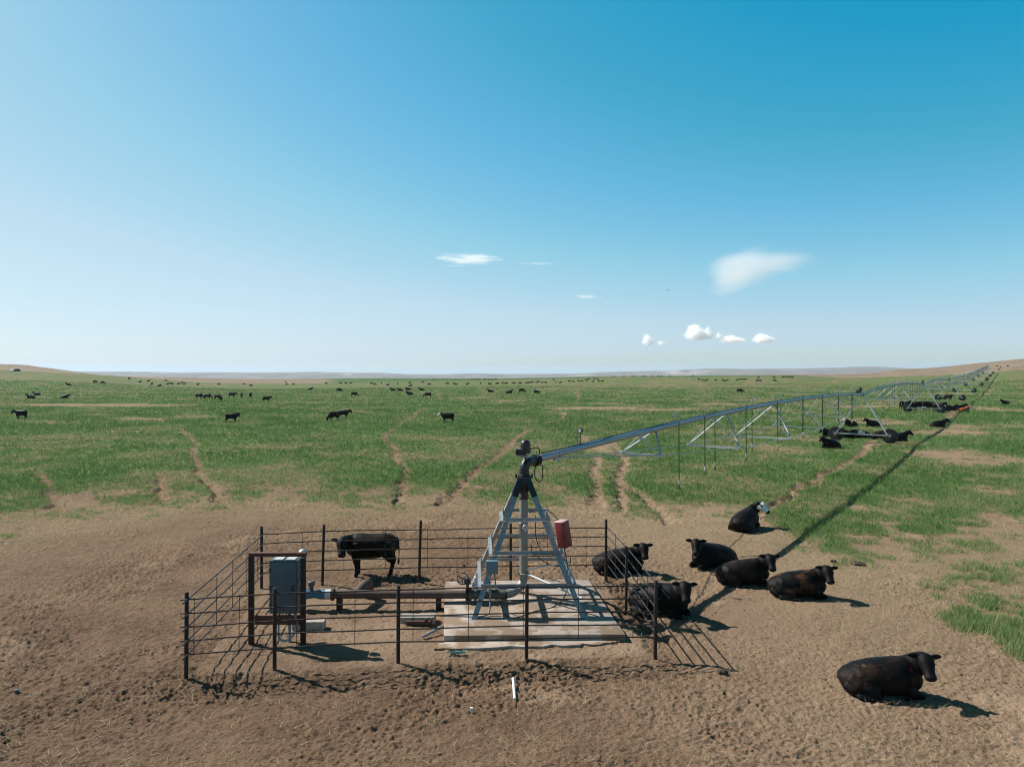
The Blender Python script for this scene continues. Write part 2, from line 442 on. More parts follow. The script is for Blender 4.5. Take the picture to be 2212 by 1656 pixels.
def ground_mat():
    m, nt, bs = new_mat('pasture_soil_and_turf')
    tc = N(nt, 'ShaderNodeNewGeometry'); P = tc.outputs['Position']
    A = lambda n: N(nt, 'ShaderNodeAttribute', attribute_name=n).outputs['Fac']
    g, st, tr, dk = A('green'), A('straw'), A('trail'), A('tone')
    n_big = noise(nt, P, .35, 5); n_mid = noise(nt, P, 3.0, 6, .6); n_fine = noise(nt, P, 22, 5, .7)
    dirt = ramp(nt, n_mid, [(.28, (.126, .072, .043)), (.5, (.220, .134, .081)), (.75, (.31, .202, .128))])
    dirt = mix(nt, ramp(nt, n_fine, [(.35, (.75,) * 3), (.65, (0,) * 3)]), dirt, (.095, .058, .038))
    dirt = mix(nt, ramp(nt, n_big, [(.42, (0, 0, 0)), (.62, (.5, .5, .5))]), dirt, (.29, .188, .120))
    dirt = mix(nt, dk, dirt, (.41, .285, .190))
    sp1 = ramp(nt, noise(nt, P, 9, 2, .5), [(.64, (0, 0, 0)), (.69, (.85, .85, .85))]); dirt = mix(nt, sp1, dirt, (.060, .042, .030))
    sp2 = ramp(nt, noise(nt, P, 26, 2, .5), [(.66, (0, 0, 0)), (.71, (.7, .7, .7))]); dirt = mix(nt, sp2, dirt, (.46, .36, .245))
    strawc = ramp(nt, n_fine, [(.3, (.20, .145, .075)), (.55, (.34, .27, .15)), (.75, (.46, .38, .23))])
    fs = N(nt, 'ShaderNodeMath', operation='MULTIPLY'); nt.links.new(st, fs.inputs[0]); nt.links.new(ramp(nt, noise(nt, P, 7, 5, .7), [(.36, (0,) * 3), (.60, (1,) * 3)]), fs.inputs[1])
    col = mix(nt, fs.outputs[0], dirt, strawc)
    grass = ramp(nt, noise(nt, P, 12, 5, .7), [(.25, (.048, .108, .026)), (.5, (.092, .180, .044)), (.72, (.165, .255, .075)), (.85, (.32, .34, .15))])
    patch = ramp(nt, noise(nt, P, .12, 4, .6), [(.35, (.62, .85, .75)), (.65, (1.35, 1.15, 1.1))])
    grass = mix(nt, 1.0, grass, patch, 'MULTIPLY')
    fg = N(nt, 'ShaderNodeMath', operation='ADD', use_clamp=True); nt.links.new(g, fg.inputs[0])
    gn = N(nt, 'ShaderNodeMapRange'); gn.inputs[3].default_value = -.75; gn.inputs[4].default_value = .55; nt.links.new(noise(nt, P, 5, 5, .7), gn.inputs[0]); nt.links.new(gn.outputs[0], fg.inputs[1])
    fr = ramp(nt, fg.outputs[0], [(.30, (0, 0, 0)), (.95, (.88, .88, .88))])
    col = mix(nt, fr, col, grass)
    nt.links.new(mix(nt, 1.0, col, (K_, K_, K_), 'MULTIPLY'), bs.inputs['Base Color'])
    bs.inputs['Roughness'].default_value = .95; bs.inputs['Specular IOR Level'].default_value = .1
    b = N(nt, 'ShaderNodeBump'); b.inputs['Strength'].default_value = 1.0; b.inputs['Distance'].default_value = .06
    nt.links.new(noise(nt, P, 16, 6, .7), b.inputs['Height']); nt.links.new(b.outputs[0], bs.inputs['Normal'])
    return m
M['ground'] = ground_mat()

def scrub_mat():
    m, nt, bs = new_mat('dry_scrubland')
    tc = N(nt, 'ShaderNodeNewGeometry'); P = tc.outputs['Position']
    g = N(nt, 'ShaderNodeAttribute', attribute_name='green').outputs['Fac']
    c = ramp(nt, noise(nt, P, .03, 6, .6), [(.3, (.22, .155, .10)), (.55, (.31, .23, .155)), (.75, (.38, .30, .21))])
    bush = ramp(nt, noise(nt, P, .22, 5, .75), [(.50, (0, 0, 0)), (.60, (.75, .75, .75))])
    c = mix(nt, bush, c, (.075, .070, .042))
    red = ramp(nt, noise(nt, P, .012, 3), [(.55, (0, 0, 0)), (.68, (.5, .5, .5))]); c = mix(nt, red, c, (.24, .12, .08))
    gc = ramp(nt, noise(nt, P, .05, 4), [(.3, (.045, .105, .022)), (.7, (.085, .155, .04))])
    c = mix(nt, g, c, gc)
    c = mix(nt, 1.0, c, (K_, K_, K_), 'MULTIPLY')
    nt.links.new(c, bs.inputs['Base Color']); bs.inputs['Roughness'].default_value = .95; bs.inputs['Specular IOR Level'].default_value = .1
    return m
M['scrub'] = scrub_mat()

def hills_mat():
    m, nt, bs = new_mat('far_dry_hills')
    tc = N(nt, 'ShaderNodeNewGeometry'); P = tc.outputs['Position']
    mp = N(nt, 'ShaderNodeMapping'); mp.inputs['Scale'].default_value = (1, .35, 1); nt.links.new(P, mp.inputs[0])
    c = ramp(nt, noise(nt, mp.outputs[0], .006, 7, .65), [(.32, (.15, .12, .10)), (.5, (.24, .20, .165)), (.7, (.33, .28, .23))])
    d = ramp(nt, noise(nt, mp.outputs[0], .03, 6, .7), [(.5, (0, 0, 0)), (.62, (.6, .6, .6))]); c = mix(nt, d, c, (.085, .08, .065))
    w = N(nt, 'ShaderNodeAttribute', attribute_name='scar').outputs['Fac']
    c = mix(nt, w, c, (.62, .56, .48))
    c = mix(nt, 1.0, c, (K_, K_, K_), 'MULTIPLY')
    nt.links.new(c, bs.inputs['Base Color']); bs.inputs['Roughness'].default_value = .95; bs.inputs['Specular IOR Level'].default_value = .05
    return m
M['hills'] = hills_mat()

def blade_mat():
    m, nt, bs = new_mat('grass_blades')
    d = N(nt, 'ShaderNodeAttribute', attribute_name='dry').outputs['Fac']
    c = ramp(nt, d, [(0, (.078, .182, .044)), (.3, (.142, .275, .068)), (.55, (.255, .365, .12)), (.78, (.43, .43, .20)), (1, (.58, .48, .29))])
    c = mix(nt, 1.0, c, (K_, K_, K_), 'MULTIPLY')
    nt.links.new(c, bs.inputs['Base Color']); bs.inputs['Roughness'].default_value = .6; bs.inputs['Specular IOR Level'].default_value = .25
    out = [n for n in nt.nodes if n.type == 'OUTPUT_MATERIAL'][0]
    tl = N(nt, 'ShaderNodeBsdfTranslucent'); nt.links.new(c, tl.inputs[0])
    ms = N(nt, 'ShaderNodeMixShader'); ms.inputs[0].default_value = .35
    nt.links.new(bs.outputs[0], ms.inputs[1]); nt.links.new(tl.outputs[0], ms.inputs[2]); nt.links.new(ms.outputs[0], out.inputs['Surface'])
    return m
M['blade'] = blade_mat()

# ------------------------------------------------------------------ ground sheets
us = np.arange(-150, 2363, 2.16)
th_in = np.arctan((us - CU) / F)
th = np.concatenate([np.linspace(-math.pi, -R(50), 14)[:-1], np.linspace(-R(50), th_in[0], 8)[:-1], th_in,
                     np.linspace(th_in[-1], R(50), 8)[1:], np.linspace(R(50), math.pi, 14)[1:]])
def sheet(depths):
    T, D = np.meshgrid(th, depths)
    r = D / np.cos(np.minimum(np.abs(T), R(50)))
    X = r * np.sin(T); Y = r * np.cos(T)
    u = CU + F * np.tan(np.clip(T, -R(50), R(50)))
    Z = terrain(u, D)
    return X, Y, Z, u, D

def grid_mesh(name, X, Y, Z, mat, attrs, kind='structure'):
    nr, nc = X.shape
    me = bpy.data.meshes.new(name)
    co = np.stack([X, Y, Z], -1).reshape(-1, 3).astype(np.float32)
    i = (np.arange(nr - 1)[:, None] * nc + np.arange(nc - 1)[None, :]).reshape(-1)
    q = np.stack([i, i + 1, i + nc + 1, i + nc], -1).astype(np.int32)
    me.vertices.add(len(co)); me.vertices.foreach_set('co', co.reshape(-1))
    me.loops.add(q.size); me.loops.foreach_set('vertex_index', q.reshape(-1))
    me.polygons.add(len(q)); me.polygons.foreach_set('loop_start', np.arange(0, q.size, 4, dtype=np.int32))
    me.polygons.foreach_set('use_smooth', np.ones(len(q), dtype=bool))
    for k, a in attrs.items():
        at_ = me.attributes.new(k, 'FLOAT', 'POINT'); at_.data.foreach_set('value', a.reshape(-1).astype(np.float32))
    me.materials.append(mat); me.update(); me.validate()
    o = bpy.data.objects.new(name, me); COL.objects.link(o); o['kind'] = kind
    return o

def fence_run(X, Y):
    """distance outside the front and right sides of the pen, where hooves keep the soil loose"""
    yf = 13.92 + (X + 6.45) * (14.83 - 13.92) / 9.46
    return yf - Y

def inside_pen(X, Y):
    yf = 13.92 + (X + 6.45) * .0962; yb = 19.4 + (X + 6.9) * .0906
    xl = -6.45 - (Y - 13.92) * .082; xr = 3.01 - (Y - 14.83) * .057
    return (Y > yf + .1) & (Y < yb - .1) & (X > xl + .1) & (X < xr - .1)

d1 = np.concatenate([[.3, 2, 4, 6, 7.5, 8.5, 9.2], F * H / np.arange(958, 21.9, -1.06)])
d1 = np.concatenate([d1, [D_E]]) if d1[-1] < D_E else np.concatenate([d1[d1 < D_E], [D_E]])
X, Y, Z, u, D = sheet(d1)
g, st, tr, uu, vv = growth(X, Y, Z)
near = sstep(75, 35, D)
f1 = fbm(X * 1.1, Y * 1.1, 4, 51); f2 = fbm(X * 6.5, Y * 6.5, 3, 61); f3 = fbm(X * .35, Y * .35, 3, 71)
pits = np.maximum(dents(X + .15 * f1, Y, .19, 81), .8 * dents(X, Y + .15 * f1, .11, 91)); big = dents(X, Y, .9, 97)
bare = np.clip(1 - g, 0, 1)
pen = inside_pen(X, Y).astype(float)
run = fence_run(X, Y)
strip = np.exp(-((run - .55) / .55) ** 2) * sstep(-7.2, -6, X) * sstep(4.2, 3.2, X)
strip2 = np.exp(-((X - (3.3 - (Y - 14.83) * .057)) / .35) ** 2) * sstep(13.5, 14.5, Y) * sstep(21, 20, Y)
rough = (.55 + .9 * sstep(.35, .65, f3)) * (1 - .55 * pen) * (1 - .45 * sstep(2.5, 6, X)) + .6 * np.maximum(strip, strip2)
f4 = fbm(X * 13, Y * 13, 2, 66)
relief = (f1 - .5) * .08 + (f2 - .5) * .034 * rough + (f4 - .5) * .060 * rough - pits * .024 * rough - big * .015 * rough
relief = relief * (bare * .85 + .15) - .12 * np.maximum(strip, .7 * strip2)
tr_edge = tr * .17
Zr = Z + near * (relief - tr_edge) - .015
tone = np.clip(pen * (.35 + .9 * (f1 - .4)), 0, .8) + .55 * sstep(.60, .74, f3 * .5 + f1 * .5) * bare
tone = tone + .42 * sstep(0, 7, X + 2 * f1) * bare
tone = np.clip(tone * (1 - np.maximum(strip, strip2)), 0, .85)
ground = grid_mesh('ground', X, Y, Zr, M['ground'], dict(green=g, straw=st, trail=tr, tone=tone))

d2 = np.concatenate([np.linspace(D_E, D_B, 46), np.geomspace(D_B, 2600, 14)[1:]])
X, Y, Z, u, D = sheet(d2)
bump = (fbm(X * .02, Y * .02, 4, 5) - .5) * 1.2 * sstep(D_E, D_E + 80, D) * sstep(2600, 1500, D)
gg = sstep(690, 740, u + 60 * (fbm(X * .01, Y * .01, 3, 9) - .5)) * (1 - sstep(-6, 0, u - 1800 + (D - 415) * .55)) * sstep(.35, .5, fbm(X * .012, Y * .05, 3, 14) + .12)
gg = gg * (1 - .8 * sstep(900, 1500, D) * sstep(.45, .6, fbm(X * .004, Y * .01, 3, 15)))
grid_mesh('scrubland', X, Y, Z + bump - .015, M['scrub'], dict(green=gg))
d3 = np.concatenate([np.linspace(2600, D_F, 8), np.linspace(D_F, D_H, 24)[1:], np.linspace(D_H, D_X, 8)[1:]])
X, Y, Z, u, D = sheet(d3)
bump = (fbm(X * .0016, Y * .0016, 5, 6) - .5) * 26 * sstep(D_F, D_F + 700, D) * sstep(D_X, D_H, D) * (Y > 0)
sc = np.exp(-((u - 1475) / 55) ** 2) * np.exp(-((D - 4900) / 350) ** 2) * sstep(.45, .6, fbm(X * .01, Y * .004, 4, 17)) + .7 * np.exp(-((u - 1260) / 20) ** 2) * np.exp(-((D - 4700) / 200) ** 2) + .8 * np.exp(-((u - 750) / 10) ** 2) * np.exp(-((D - 4900) / 150) ** 2)
grid_mesh('distant_hills', X, Y, Z + bump - .015, M['hills'], dict(scar=np.clip(sc, 0, 1)))

# ------------------------------------------------------------------ grass and straw
def scatter(n, dmin, dmax, power):
    """random ground points with depth density falling off with distance"""
    t = rng.random(n); e = 1 - power
    D = (dmin ** e + t * (dmax ** e - dmin ** e)) ** (1 / e)
    px = rng.uniform(-120, 2330, n)
    return (px - CU) / F * D, D

def blades(name, X, Y, Z, dry, height, width, per, spread, lean=.45, dmin=0.0):
    n = len(X)
    X = np.repeat(X, per); Y = np.repeat(Y, per); Z = np.repeat(Z, per); dry = np.repeat(dry, per); height = np.repeat(height, per); width = np.repeat(width, per)
    sp = np.repeat(spread, per) if isinstance(spread, np.ndarray) else spread
    k = n * per
    a = rng.random(k) * 2 * math.pi; r = np.sqrt(rng.random(k)) * sp
    bx, by = X + r * np.cos(a), Y + r * np.sin(a)
    wa = rng.random(k) * math.pi; h = height * rng.uniform(.55, 1.2, k)
    lx, ly = rng.normal(0, lean, k) * h, rng.normal(0, lean, k) * h
    wx, wy = np.cos(wa) * width / 2, np.sin(wa) * width / 2
    V = np.empty((k, 3, 3), dtype=np.float32)
    V[:, 0] = np.stack([bx - wx, by - wy, Z - .02], -1); V[:, 1] = np.stack([bx + wx, by + wy, Z - .02], -1); V[:, 2] = np.stack([bx + lx, by + ly, Z + h], -1)
    me = bpy.data.meshes.new(name)
    me.vertices.add(3 * k); me.vertices.foreach_set('co', V.reshape(-1))
    me.loops.add(3 * k); me.loops.foreach_set('vertex_index', np.arange(3 * k, dtype=np.int32))
    me.polygons.add(k); me.polygons.foreach_set('loop_start', np.arange(0, 3 * k, 3, dtype=np.int32))
    d = np.clip(dry + rng.normal(0, .22, k), dmin, 1)
    at_ = me.attributes.new('dry', 'FLOAT', 'POINT'); at_.data.foreach_set('value', np.repeat(d, 3).astype(np.float32))
    me.materials.append(M['blade']); me.update()
    o = bpy.data.objects.new(name, me); COL.objects.link(o)
    return o

def grass_layer(n, d0, d1, power, h0, w, per, spread, keep=.25):
    X, Y = scatter(n, d0, d1, power); Z = zt(X, Y)
    g, st, tr, _, _ = growth(X, Y, Z)
    c = vnoise(X * 3.4, Y * 3.4, 41)
    ok = (g * (.55 + .9 * c) > keep + .25 * rng.random(len(X))) & ~inside_pen(X, Y)
    X, Y, Z, g, st = X[ok], Y[ok], Z[ok], g[ok], st[ok]
    n2 = fbm(X * .2, Y * .2, 3, 43)
    dry = np.clip(.12 + .55 * (n2 - .35) + .35 * (1 - g) + .25 * st, 0, .9)
    sc = np.maximum(1, Y / 60.0)
    return X, Y, Z, dry, h0 * (.6 + .7 * g) * np.minimum(sc, 1.4), w * np.maximum(.8, Y / 30.0), per, spread * np.maximum(1, Y / 45.0)
L1 = grass_layer(150000, 13, 70, 1.25, .135, .017, 5, .10)
o1 = blades('grass', *L1)
tag(o1, 'short green pasture grass growing in tufts around the trampled soil', 'grass', kind='stuff')
L2 = grass_layer(80000, 70, 260, 1.6, .15, .022, 4, .16)
o2 = blades('grass', *L2)
tag(o2, 'green pasture grass covering the field farther out', 'grass', kind='stuff')
Xs, Ys = scatter(26000, 9.8, 34, 1.3); Zs = zt(Xs, Ys); gs, ss, ts, _, _ = growth(Xs, Ys, Zs)
okk = (rng.random(len(Xs)) < .10 + .9 * ss * (1 - gs * .6)) & ~inside_pen(Xs, Ys); Xs, Ys, Zs = Xs[okk], Ys[okk], Zs[okk]
o3 = blades('straw_litter', Xs, Ys, Zs + .03, np.full(len(Xs), .95), np.full(len(Xs), .045), np.full(len(Xs), .009), 3, .12, lean=2.4, dmin=.93)
tag(o3, 'pale dry straw scattered over the bare trampled soil', 'straw', kind='stuff')
# ------------------------------------------------------------------ pen: concrete pad, fence
def gz(x, y): return float(zt(x, y))
m = MB()
# slab with a broken, lower front edge
pad = [(-1.50, 15.55), (2.50, 15.62), (2.14, 19.75), (-1.86, 19.5)]
def slab(mb, corners, z0, z1, jag=0.0):
    n = len(corners); rim = []
    for i in range(n):
        a, b = Vector((*corners[i], 0)), Vector((*corners[(i + 1) % n], 0))
        for k in range(10):
            p = a.lerp(b, k / 10); rim.append(p + Vector((random.uniform(-jag, jag), random.uniform(-jag, jag), 0)))
    vs = [(p.x, p.y, z0) for p in rim] + [(p.x, p.y, z1 + random.uniform(-jag, jag) * .3) for p in rim]
    c = sum(rim, Vector()) / len(rim)
    vs2 = [((p.x - c.x) * .988 + c.x, (p.y - c.y) * .988 + c.y, z1 + .012) for p in rim]
    L = len(rim)
    fs = [(i, (i + 1) % L, L + (i + 1) % L, L + i) for i in range(L)] + [(L + i, L + (i + 1) % L, 2 * L + (i + 1) % L, 2 * L + i) for i in range(L)]
    fs.append(tuple(range(2 * L, 3 * L)))
    mb.add(vs + vs2, fs)
slab(m, pad, -.3, .15, .012)
padroot = empty('concrete_pad', (0, 0, 0))
tag(padroot, 'flat dirty concrete pad under the four-legged pivot tower', 'concrete pad')
m.build('slab', M['concrete'], padroot, ang=40)
m = MB(); slab(m, [(-1.66, 15.12), (.7, 15.28), (2.2, 15.42), (2.42, 15.59), (-1.52, 15.52)], -.3, .02, .05)
m.build('footing', M['concrete'], padroot, ang=40)

fence = empty('pipe_fence', (-1.8, 17, 0))
tag(fence, 'rusty pipe-post livestock fence of five steel rods around the pivot tower', 'fence')
fo = Vector((-1.8, 17, 0))
def gpt(px, py):
    p = at(px, py); return p
FR = [gpt(402, 1455), gpt(593, 1440), gpt(860, 1427), gpt(1137, 1420), gpt(1415, 1415)]
BK = [gpt(565, 1269), gpt(696, 1261), gpt(905, 1256), gpt(1103, 1252), gpt(1309, 1250)]
RM = gpt(1352, 1311)
tops = {0: 1.62, 1: 1.60, 2: 1.56, 3: 1.54, 4: 1.58}
def post(p, h, lean=(0, 0), r=.036):
    mb = MB(); q = p - fo
    mb.tube([q + Vector((0, 0, -.25)), q + Vector((lean[0] * .5, lean[1] * .5, h * .5)), q + Vector((lean[0], lean[1], h - .01)), q + Vector((lean[0], lean[1], h))], [r, r, r, r * .85], 12)
    mb.build('post', M['post'], fence)
for i, p in enumerate(FR): post(p, tops[i], (random.uniform(-.01, .02), 0), .040)
for i, p in enumerate(BK): post(p, [1.70, 1.68, 1.74, 1.62, 1.72][i], (.05 if i in (1, 2) else .0, 0), .040)
post(RM, 1.54, (.02, 0))
LV = [.41, .68, .95, 1.22, 1.49]
def rails(P, over0=.0, over1=.0, off=(0, 0), z0=0, r=.0150):
    for li, z in enumerate(LV):
        path = []
        d0 = (P[1] - P[0]).normalized(); dn = (P[-1] - P[-2]).normalized()
        pts = [P[0] - d0 * over0] + [p for p in P[1:-1]] + [P[-1] + dn * over1]
        for a, b in zip(pts, pts[1:]):
            for k in range(6):
                q = a.lerp(b, k / 6); path.append(q)
        path.append(pts[-1])
        ph = random.random() * 9
        path = [q - fo + Vector((off[0], off[1], z + z0 + .008 * math.sin(ph + q.x * 1.3 + q.y) + .004 * math.sin(ph + 4 * q.x))) for q in path]
        mb = MB(); mb.tube(path, r, 8); mb.build('rail', M['rail'], fence)
rails(FR, .09, .10, (0, -.045))
rails(BK, .05, .05, (0, -.045))
rails([FR[0], BK[0]], .30, .03, (.05, 0), -.01)
rails([FR[4], RM, BK[4]], .06, .03, (.05, 0), -.01)
def stay(p, off):
    mb = MB(); q = p - fo + Vector((off[0], off[1], 0)); mb.tube([q + Vector((0, 0, LV[0] - .02)), q + Vector((.006, 0, LV[-1] + .03))], .0075, 6)
    mb.build('stay', M['post'], fence)
def along(P, k):
    """point of polyline P at column k"""
    for a, b in zip(P, P[1:]):
        ua, ub = CU + F * a.x / a.y, CU + F * b.x / b.y
        if min(ua, ub) - .5 <= k <= max(ua, ub) + .5:
            lo, hi = 0, 1
            for _ in range(30):
                mm = (lo + hi) / 2; q = a.lerp(b, mm)
                if (CU + F * q.x / q.y < k) == (ua < ub): lo = mm
                else: hi = mm
            return a.lerp(b, lo)
    return P[0]
for k in (422, 519, 643, 768, 893, 1012, 1130, 1249, 1366): stay(along(FR, k), (0, -.065))
for k in (654, 744, 833, 924, 1011, 1097, 1182, 1267): stay(along(BK, k), (0, -.065))
for k in (461, 496, 527, 551): stay(along([FR[0], BK[0]], k), (.07, 0))
for k in (1324, 1342, 1370, 1392): stay(along([FR[4], RM, BK[4]][::-1], k), (.07, 0))

# ------------------------------------------------------------------ pump panel on its H frame
A0 = at(543, 1387); A1 = at(655, 1390)
pr = empty('pump_control_panel', ((A0.x + A1.x) / 2, A0.y, 0)); po = Vector(pr.location)
tag(pr, 'grey blue electrical cabinet hung in a rusty two-post frame', 'control panel')
for p in (A0, A1):
    m = MB(); q = p - po; m.box((q.x, q.y, .875), (.105, .105, 2.05), bev=.008); m.build('post', M['post'], pr)
m = MB(); m.box((0, 0, 1.945), (A1.x - A0.x + .10, .10, .085), bev=.008); m.build('crossbeam', M['rust'], pr)
m = MB(); m.box((.02, .0, .50), (A1.x - A0.x - .12, .045, .20)); m.build('lower_brace', M['rust'], pr)
cx = pt(607, 1260, A0.y - .1).x - po.x
cab = MB(); cab.box((cx + .03, .14, 1.23), (.62, .36, 1.16), bev=.012); cabo = cab.build('cabinet', M['cabinet'], pr)
m = MB(); m.box((cx + .03, -.052, 1.23), (.585, .022, 1.12), bev=.006); dr = m.build('door', M['cabinet'], cabo)
for dz in (-.38, 0, .38):
    m = MB(); m.box((cx - .255, -.072, 1.23 + dz), (.03, .02, .09)); m.build('hinge', M['cabinet'], cabo)
m = MB(); m.box((cx + .25, -.085, 1.20), (.03, .045, .14), bev=.008); m.build('handle', M['black'], cabo)
for (y_, z_, q_) in ((.06, 1.60, (.045, .05, .05)), (.16, 1.57, (.045, .05, .05)), (.12, 1.38, (.06, .09, .12)), (.05, 1.28, (.04, .05, .05))):
    m = MB(); m.box((cx + .36, y_, z_), q_, bev=.008); m.build('switch', M['pale'], cabo)
m = MB(); m.box((cx - .10, .12, 1.825), (.20, .30, .012)); m.box((cx + .17, .12, 1.825), (.20, .30, .012)); m.build('drip_strip', M['pale'], cabo)
m = MB(); m.lathe((cx + .38, .20, 1.86), [(.085, 0), (.085, .10), (.06, .135), (.02, .15)], 18); m.build('vent_cap', M['pale'], pr)
m = MB(); m.tube([(cx + .12, .12, .68), (cx + .12, .12, -.15)], .034, 12); m.tube([(cx + .12, .12, .70), (cx + .12, .12, .60)], .05, 12); m.build('conduit', M['greypvc'], pr)
m = MB(); m.tube(curve_pts([(cx + .24, .02, .67), (cx + .33, -.06, .54), (cx + .36, -.16, .36), (cx + .20, -.20, .14), (cx - .02, -.12, .12), (cx - .09, .0, .30), (cx - .10, .08, .48), (cx - .10, .12, .67)], 8), .024, 10); m.build('flexible_conduit', M['greypvc'], pr)

# ------------------------------------------------------------------ supply line
pl = empty('supply_pipeline', (-2.5, 17.75, 0)); plo = Vector(pl.location)
tag(pl, 'brown steel water pipeline running along the ground to the pivot tower', 'pipeline')
PY, PZ = 17.75, .36
def L(x, y, z): return Vector((x, y, z)) - plo
m = MB(); m.tube([L(-4.52, PY, PZ), L(-1.16, PY, PZ)], .105, 24); m.build('pipe', M['rustpipe'], pl)
m = MB(); m.lathe(L(-4.52, PY, PZ), [(.155, -.03), (.155, .03)], 28, 'x'); m.build('flange', M['rust'], pl)
m = MB(); m.tube([L(-4.55, PY, PZ), L(-4.70, PY, PZ)], .125, 24); m.build('coupling', M['pale'], pl)
fm = MB(); fm.loft([(L(-4.70, PY, PZ), .125, .125), (L(-4.86, PY, PZ), .12, .12), (L(-4.96, PY, PZ), .09, .09), (L(-5.06, PY, PZ), .10, .10), (L(-5.22, PY, PZ), .13, .13), (L(-5.36, PY, PZ), .13, .13)], 24)
fm.lathe(L(-5.36, PY, PZ), [(.165, -.025), (.165, .025)], 24, 'x')
fmo = fm.build('flow_meter', M['blue'], pl)
m = MB(); m.lathe(L(-5.06, PY, PZ + .08), [(.055, 0), (.055, .13), (.085, .15), (.085, .24), (.06, .26)], 18); m.build('meter_head', M['olive'], fmo)
m = MB(); m.tube([L(-5.37, PY, PZ), L(-5.75, PY, PZ), L(-5.95, PY, PZ - .08), L(-6.02, PY, -.2)], .105, 20); m.build('inlet_pipe', M['rustpipe'], pl)
m = MB(); m.tube(curve_pts([L(-3.95, PY + .05, PZ), L(-3.86, PY + .45, PZ + .06), L(-3.80, PY + .72, PZ + .05), L(-3.78, PY + .88, PZ - .10), L(-3.78, PY + .92, -.2)], 6), .115, 20); m.build('branch_pipe', M['rustpipe'], pl)
for x in (-1.85, -4.35):
    m = MB(); m.box(L(x, PY, .10), (.13, .16, .62), bev=.006); m.build('support', M['post'], pl)
# valve with hand wheel
vv_ = MB(); vv_.lathe(L(-1.13, PY, PZ), [(.165, -.035), (.165, -.01), (.125, -.01), (.125, .04), (.165, .04), (.165, .065)], 28, 'x'); vv_.box(L(-1.12, PY, PZ + .20), (.07, .07, .22)); vv_.box(L(-1.12, PY, PZ - .17), (.07, .10, .1))
vo = vv_.build('gate_valve', M['black'], pl)
m = MB(); m.box(L(-1.12, PY - .02, PZ + .335), (.16, .16, .13), bev=.02); m.build('gearbox', M['black'], vo)
m = MB(); wc = L(-1.24, PY - .02, PZ + .40); m.ring(wc, .145, .013, 'y', 28, 8)
for k in range(3):
    a = k * 2 * math.pi / 3 + .5; m.bar(wc, wc + Vector((.14 * math.cos(a), 0, .14 * math.sin(a))), .018, .018, (0, 1, 0))
m.tube([wc, wc + Vector((.10, .06, -.05))], .014, 8); m.build('hand_wheel', M['black'], vo)
m = MB(); m.tube([L(-1.06, PY, PZ), L(-.52, PY, PZ), L(-.17, PY + .01, PZ - .01)], .12, 24); m.build('outlet_pipe', M['olive'], pl)
for x_ in (-.40, -1.04): m = MB(); m.lathe(L(x_, PY, PZ), [(.157, -.02), (.157, .02)], 26, 'x'); m.build('flange', M['olive'], pl)
m = MB(); m.lathe(L(-.92, PY, PZ + .10), [(.07, 0), (.07, .10), (.095, .11), (.095, .14), (.055, .15), (.055, .28), (.045, .33), (.02, .35)], 18); m.build('air_valve', M['pale'], pl)
m = MB(); m.tube([L(-.92, PY - .09, PZ - .05), L(-.92, PY - .09, PZ - .22)], .04, 12); m.build('drain', M['olive'], pl)

# ------------------------------------------------------------------ pivot tower
P0 = Vector((.28, 18.1, 0))
tw = empty('pivot_tower', P0)
tag(tw, 'four-legged galvanised steel pivot tower standing on the concrete pad, black elbow on top', 'irrigation tower')
def T(x, y, z): return Vector((x, y, z)) - P0
CX, CY = .33, 18.0
FEET = [Vector((-.96, 16.5, .15)), Vector((1.76, 16.62, .15)), Vector((1.62, 19.42, .15)), Vector((-1.12, 19.35, .15))]
TOPS = [Vector((.17, 17.86, 3.28)), Vector((.45, 17.86, 3.28)), Vector((.45, 18.24, 3.28)), Vector((.17, 18.24, 3.28))]
def legpt(i, z):
    t = (z - FEET[i].z) / (TOPS[i].z - FEET[i].z); return FEET[i].lerp(TOPS[i], t) - P0
for i in range(4):
    sx = 1 if i in (0, 3) else -1; sy = 1 if i in (0, 1) else -1
    m = MB(); m.angle(FEET[i] - P0, TOPS[i] - P0, .125, .012, (sx, 0, 0), (0, sy, 0))
    m.box(FEET[i] - P0 + Vector((sx * .05, sy * .05, .006)), (.2, .2, .014))
    lo = m.build('leg', M['galv'], tw, smooth=False)
    m = MB(); p = legpt(i, 2.86); q = legpt(i, 3.30)
    m.angle(p + Vector((-sx * .012, -sy * .012, 0)), q + Vector((-sx * .012, -sy * .012, 0)), .15, .012, (sx, 0, 0), (0, sy, 0)); m.build('gusset', M['black'], lo, smooth=False)
for z in (.82, 1.53, 2.27):
    for i in range(4):
        j = (i + 1) % 4
        a, b = legpt(i, z), legpt(j, z)
        nrm = Vector(((a + b) / 2).to_tuple()); nrm.z = 0
        nrm = (nrm - Vector((CX - P0.x, CY - P0.y, 0))).normalized()
        m = MB(); m.angle(a + nrm * .014, b + nrm * .014, .085, .010, (0, 0, 1), nrm); m.build('brace', M['galv'], tw, smooth=False)
m = MB(); m.tube([T(.30, 18.1, .80), T(.30, 18.1, 3.0)], .105, 28); m.build('riser_pipe', M['galv_old'], tw)
m = MB(); m.lathe(T(.30, 18.1, 0), [(.15, .76), (.15, .80), (.115, .81), (.115, .84)], 28); m.build('riser_flange', M['galv_old'], tw)
m = MB(); m.lathe(T(.30, 18.1, 0), [(.118, 2.70), (.125, 2.72), (.125, 2.80), (.118, 2.82), (.118, 2.94), (.13, 2.96), (.13, 3.02)], 28); m.build('swivel_seal', M['rustpipe'], tw)
m = MB(); m.tube(curve_pts([T(.30, 18.1, .78), T(.29, 18.08, .62), T(.20, 18.0, .47), T(.02, 17.88, .37), T(-.17, 17.76, .355)], 6), .108, 24); m.build('lower_elbow', M['galv_old'], tw)
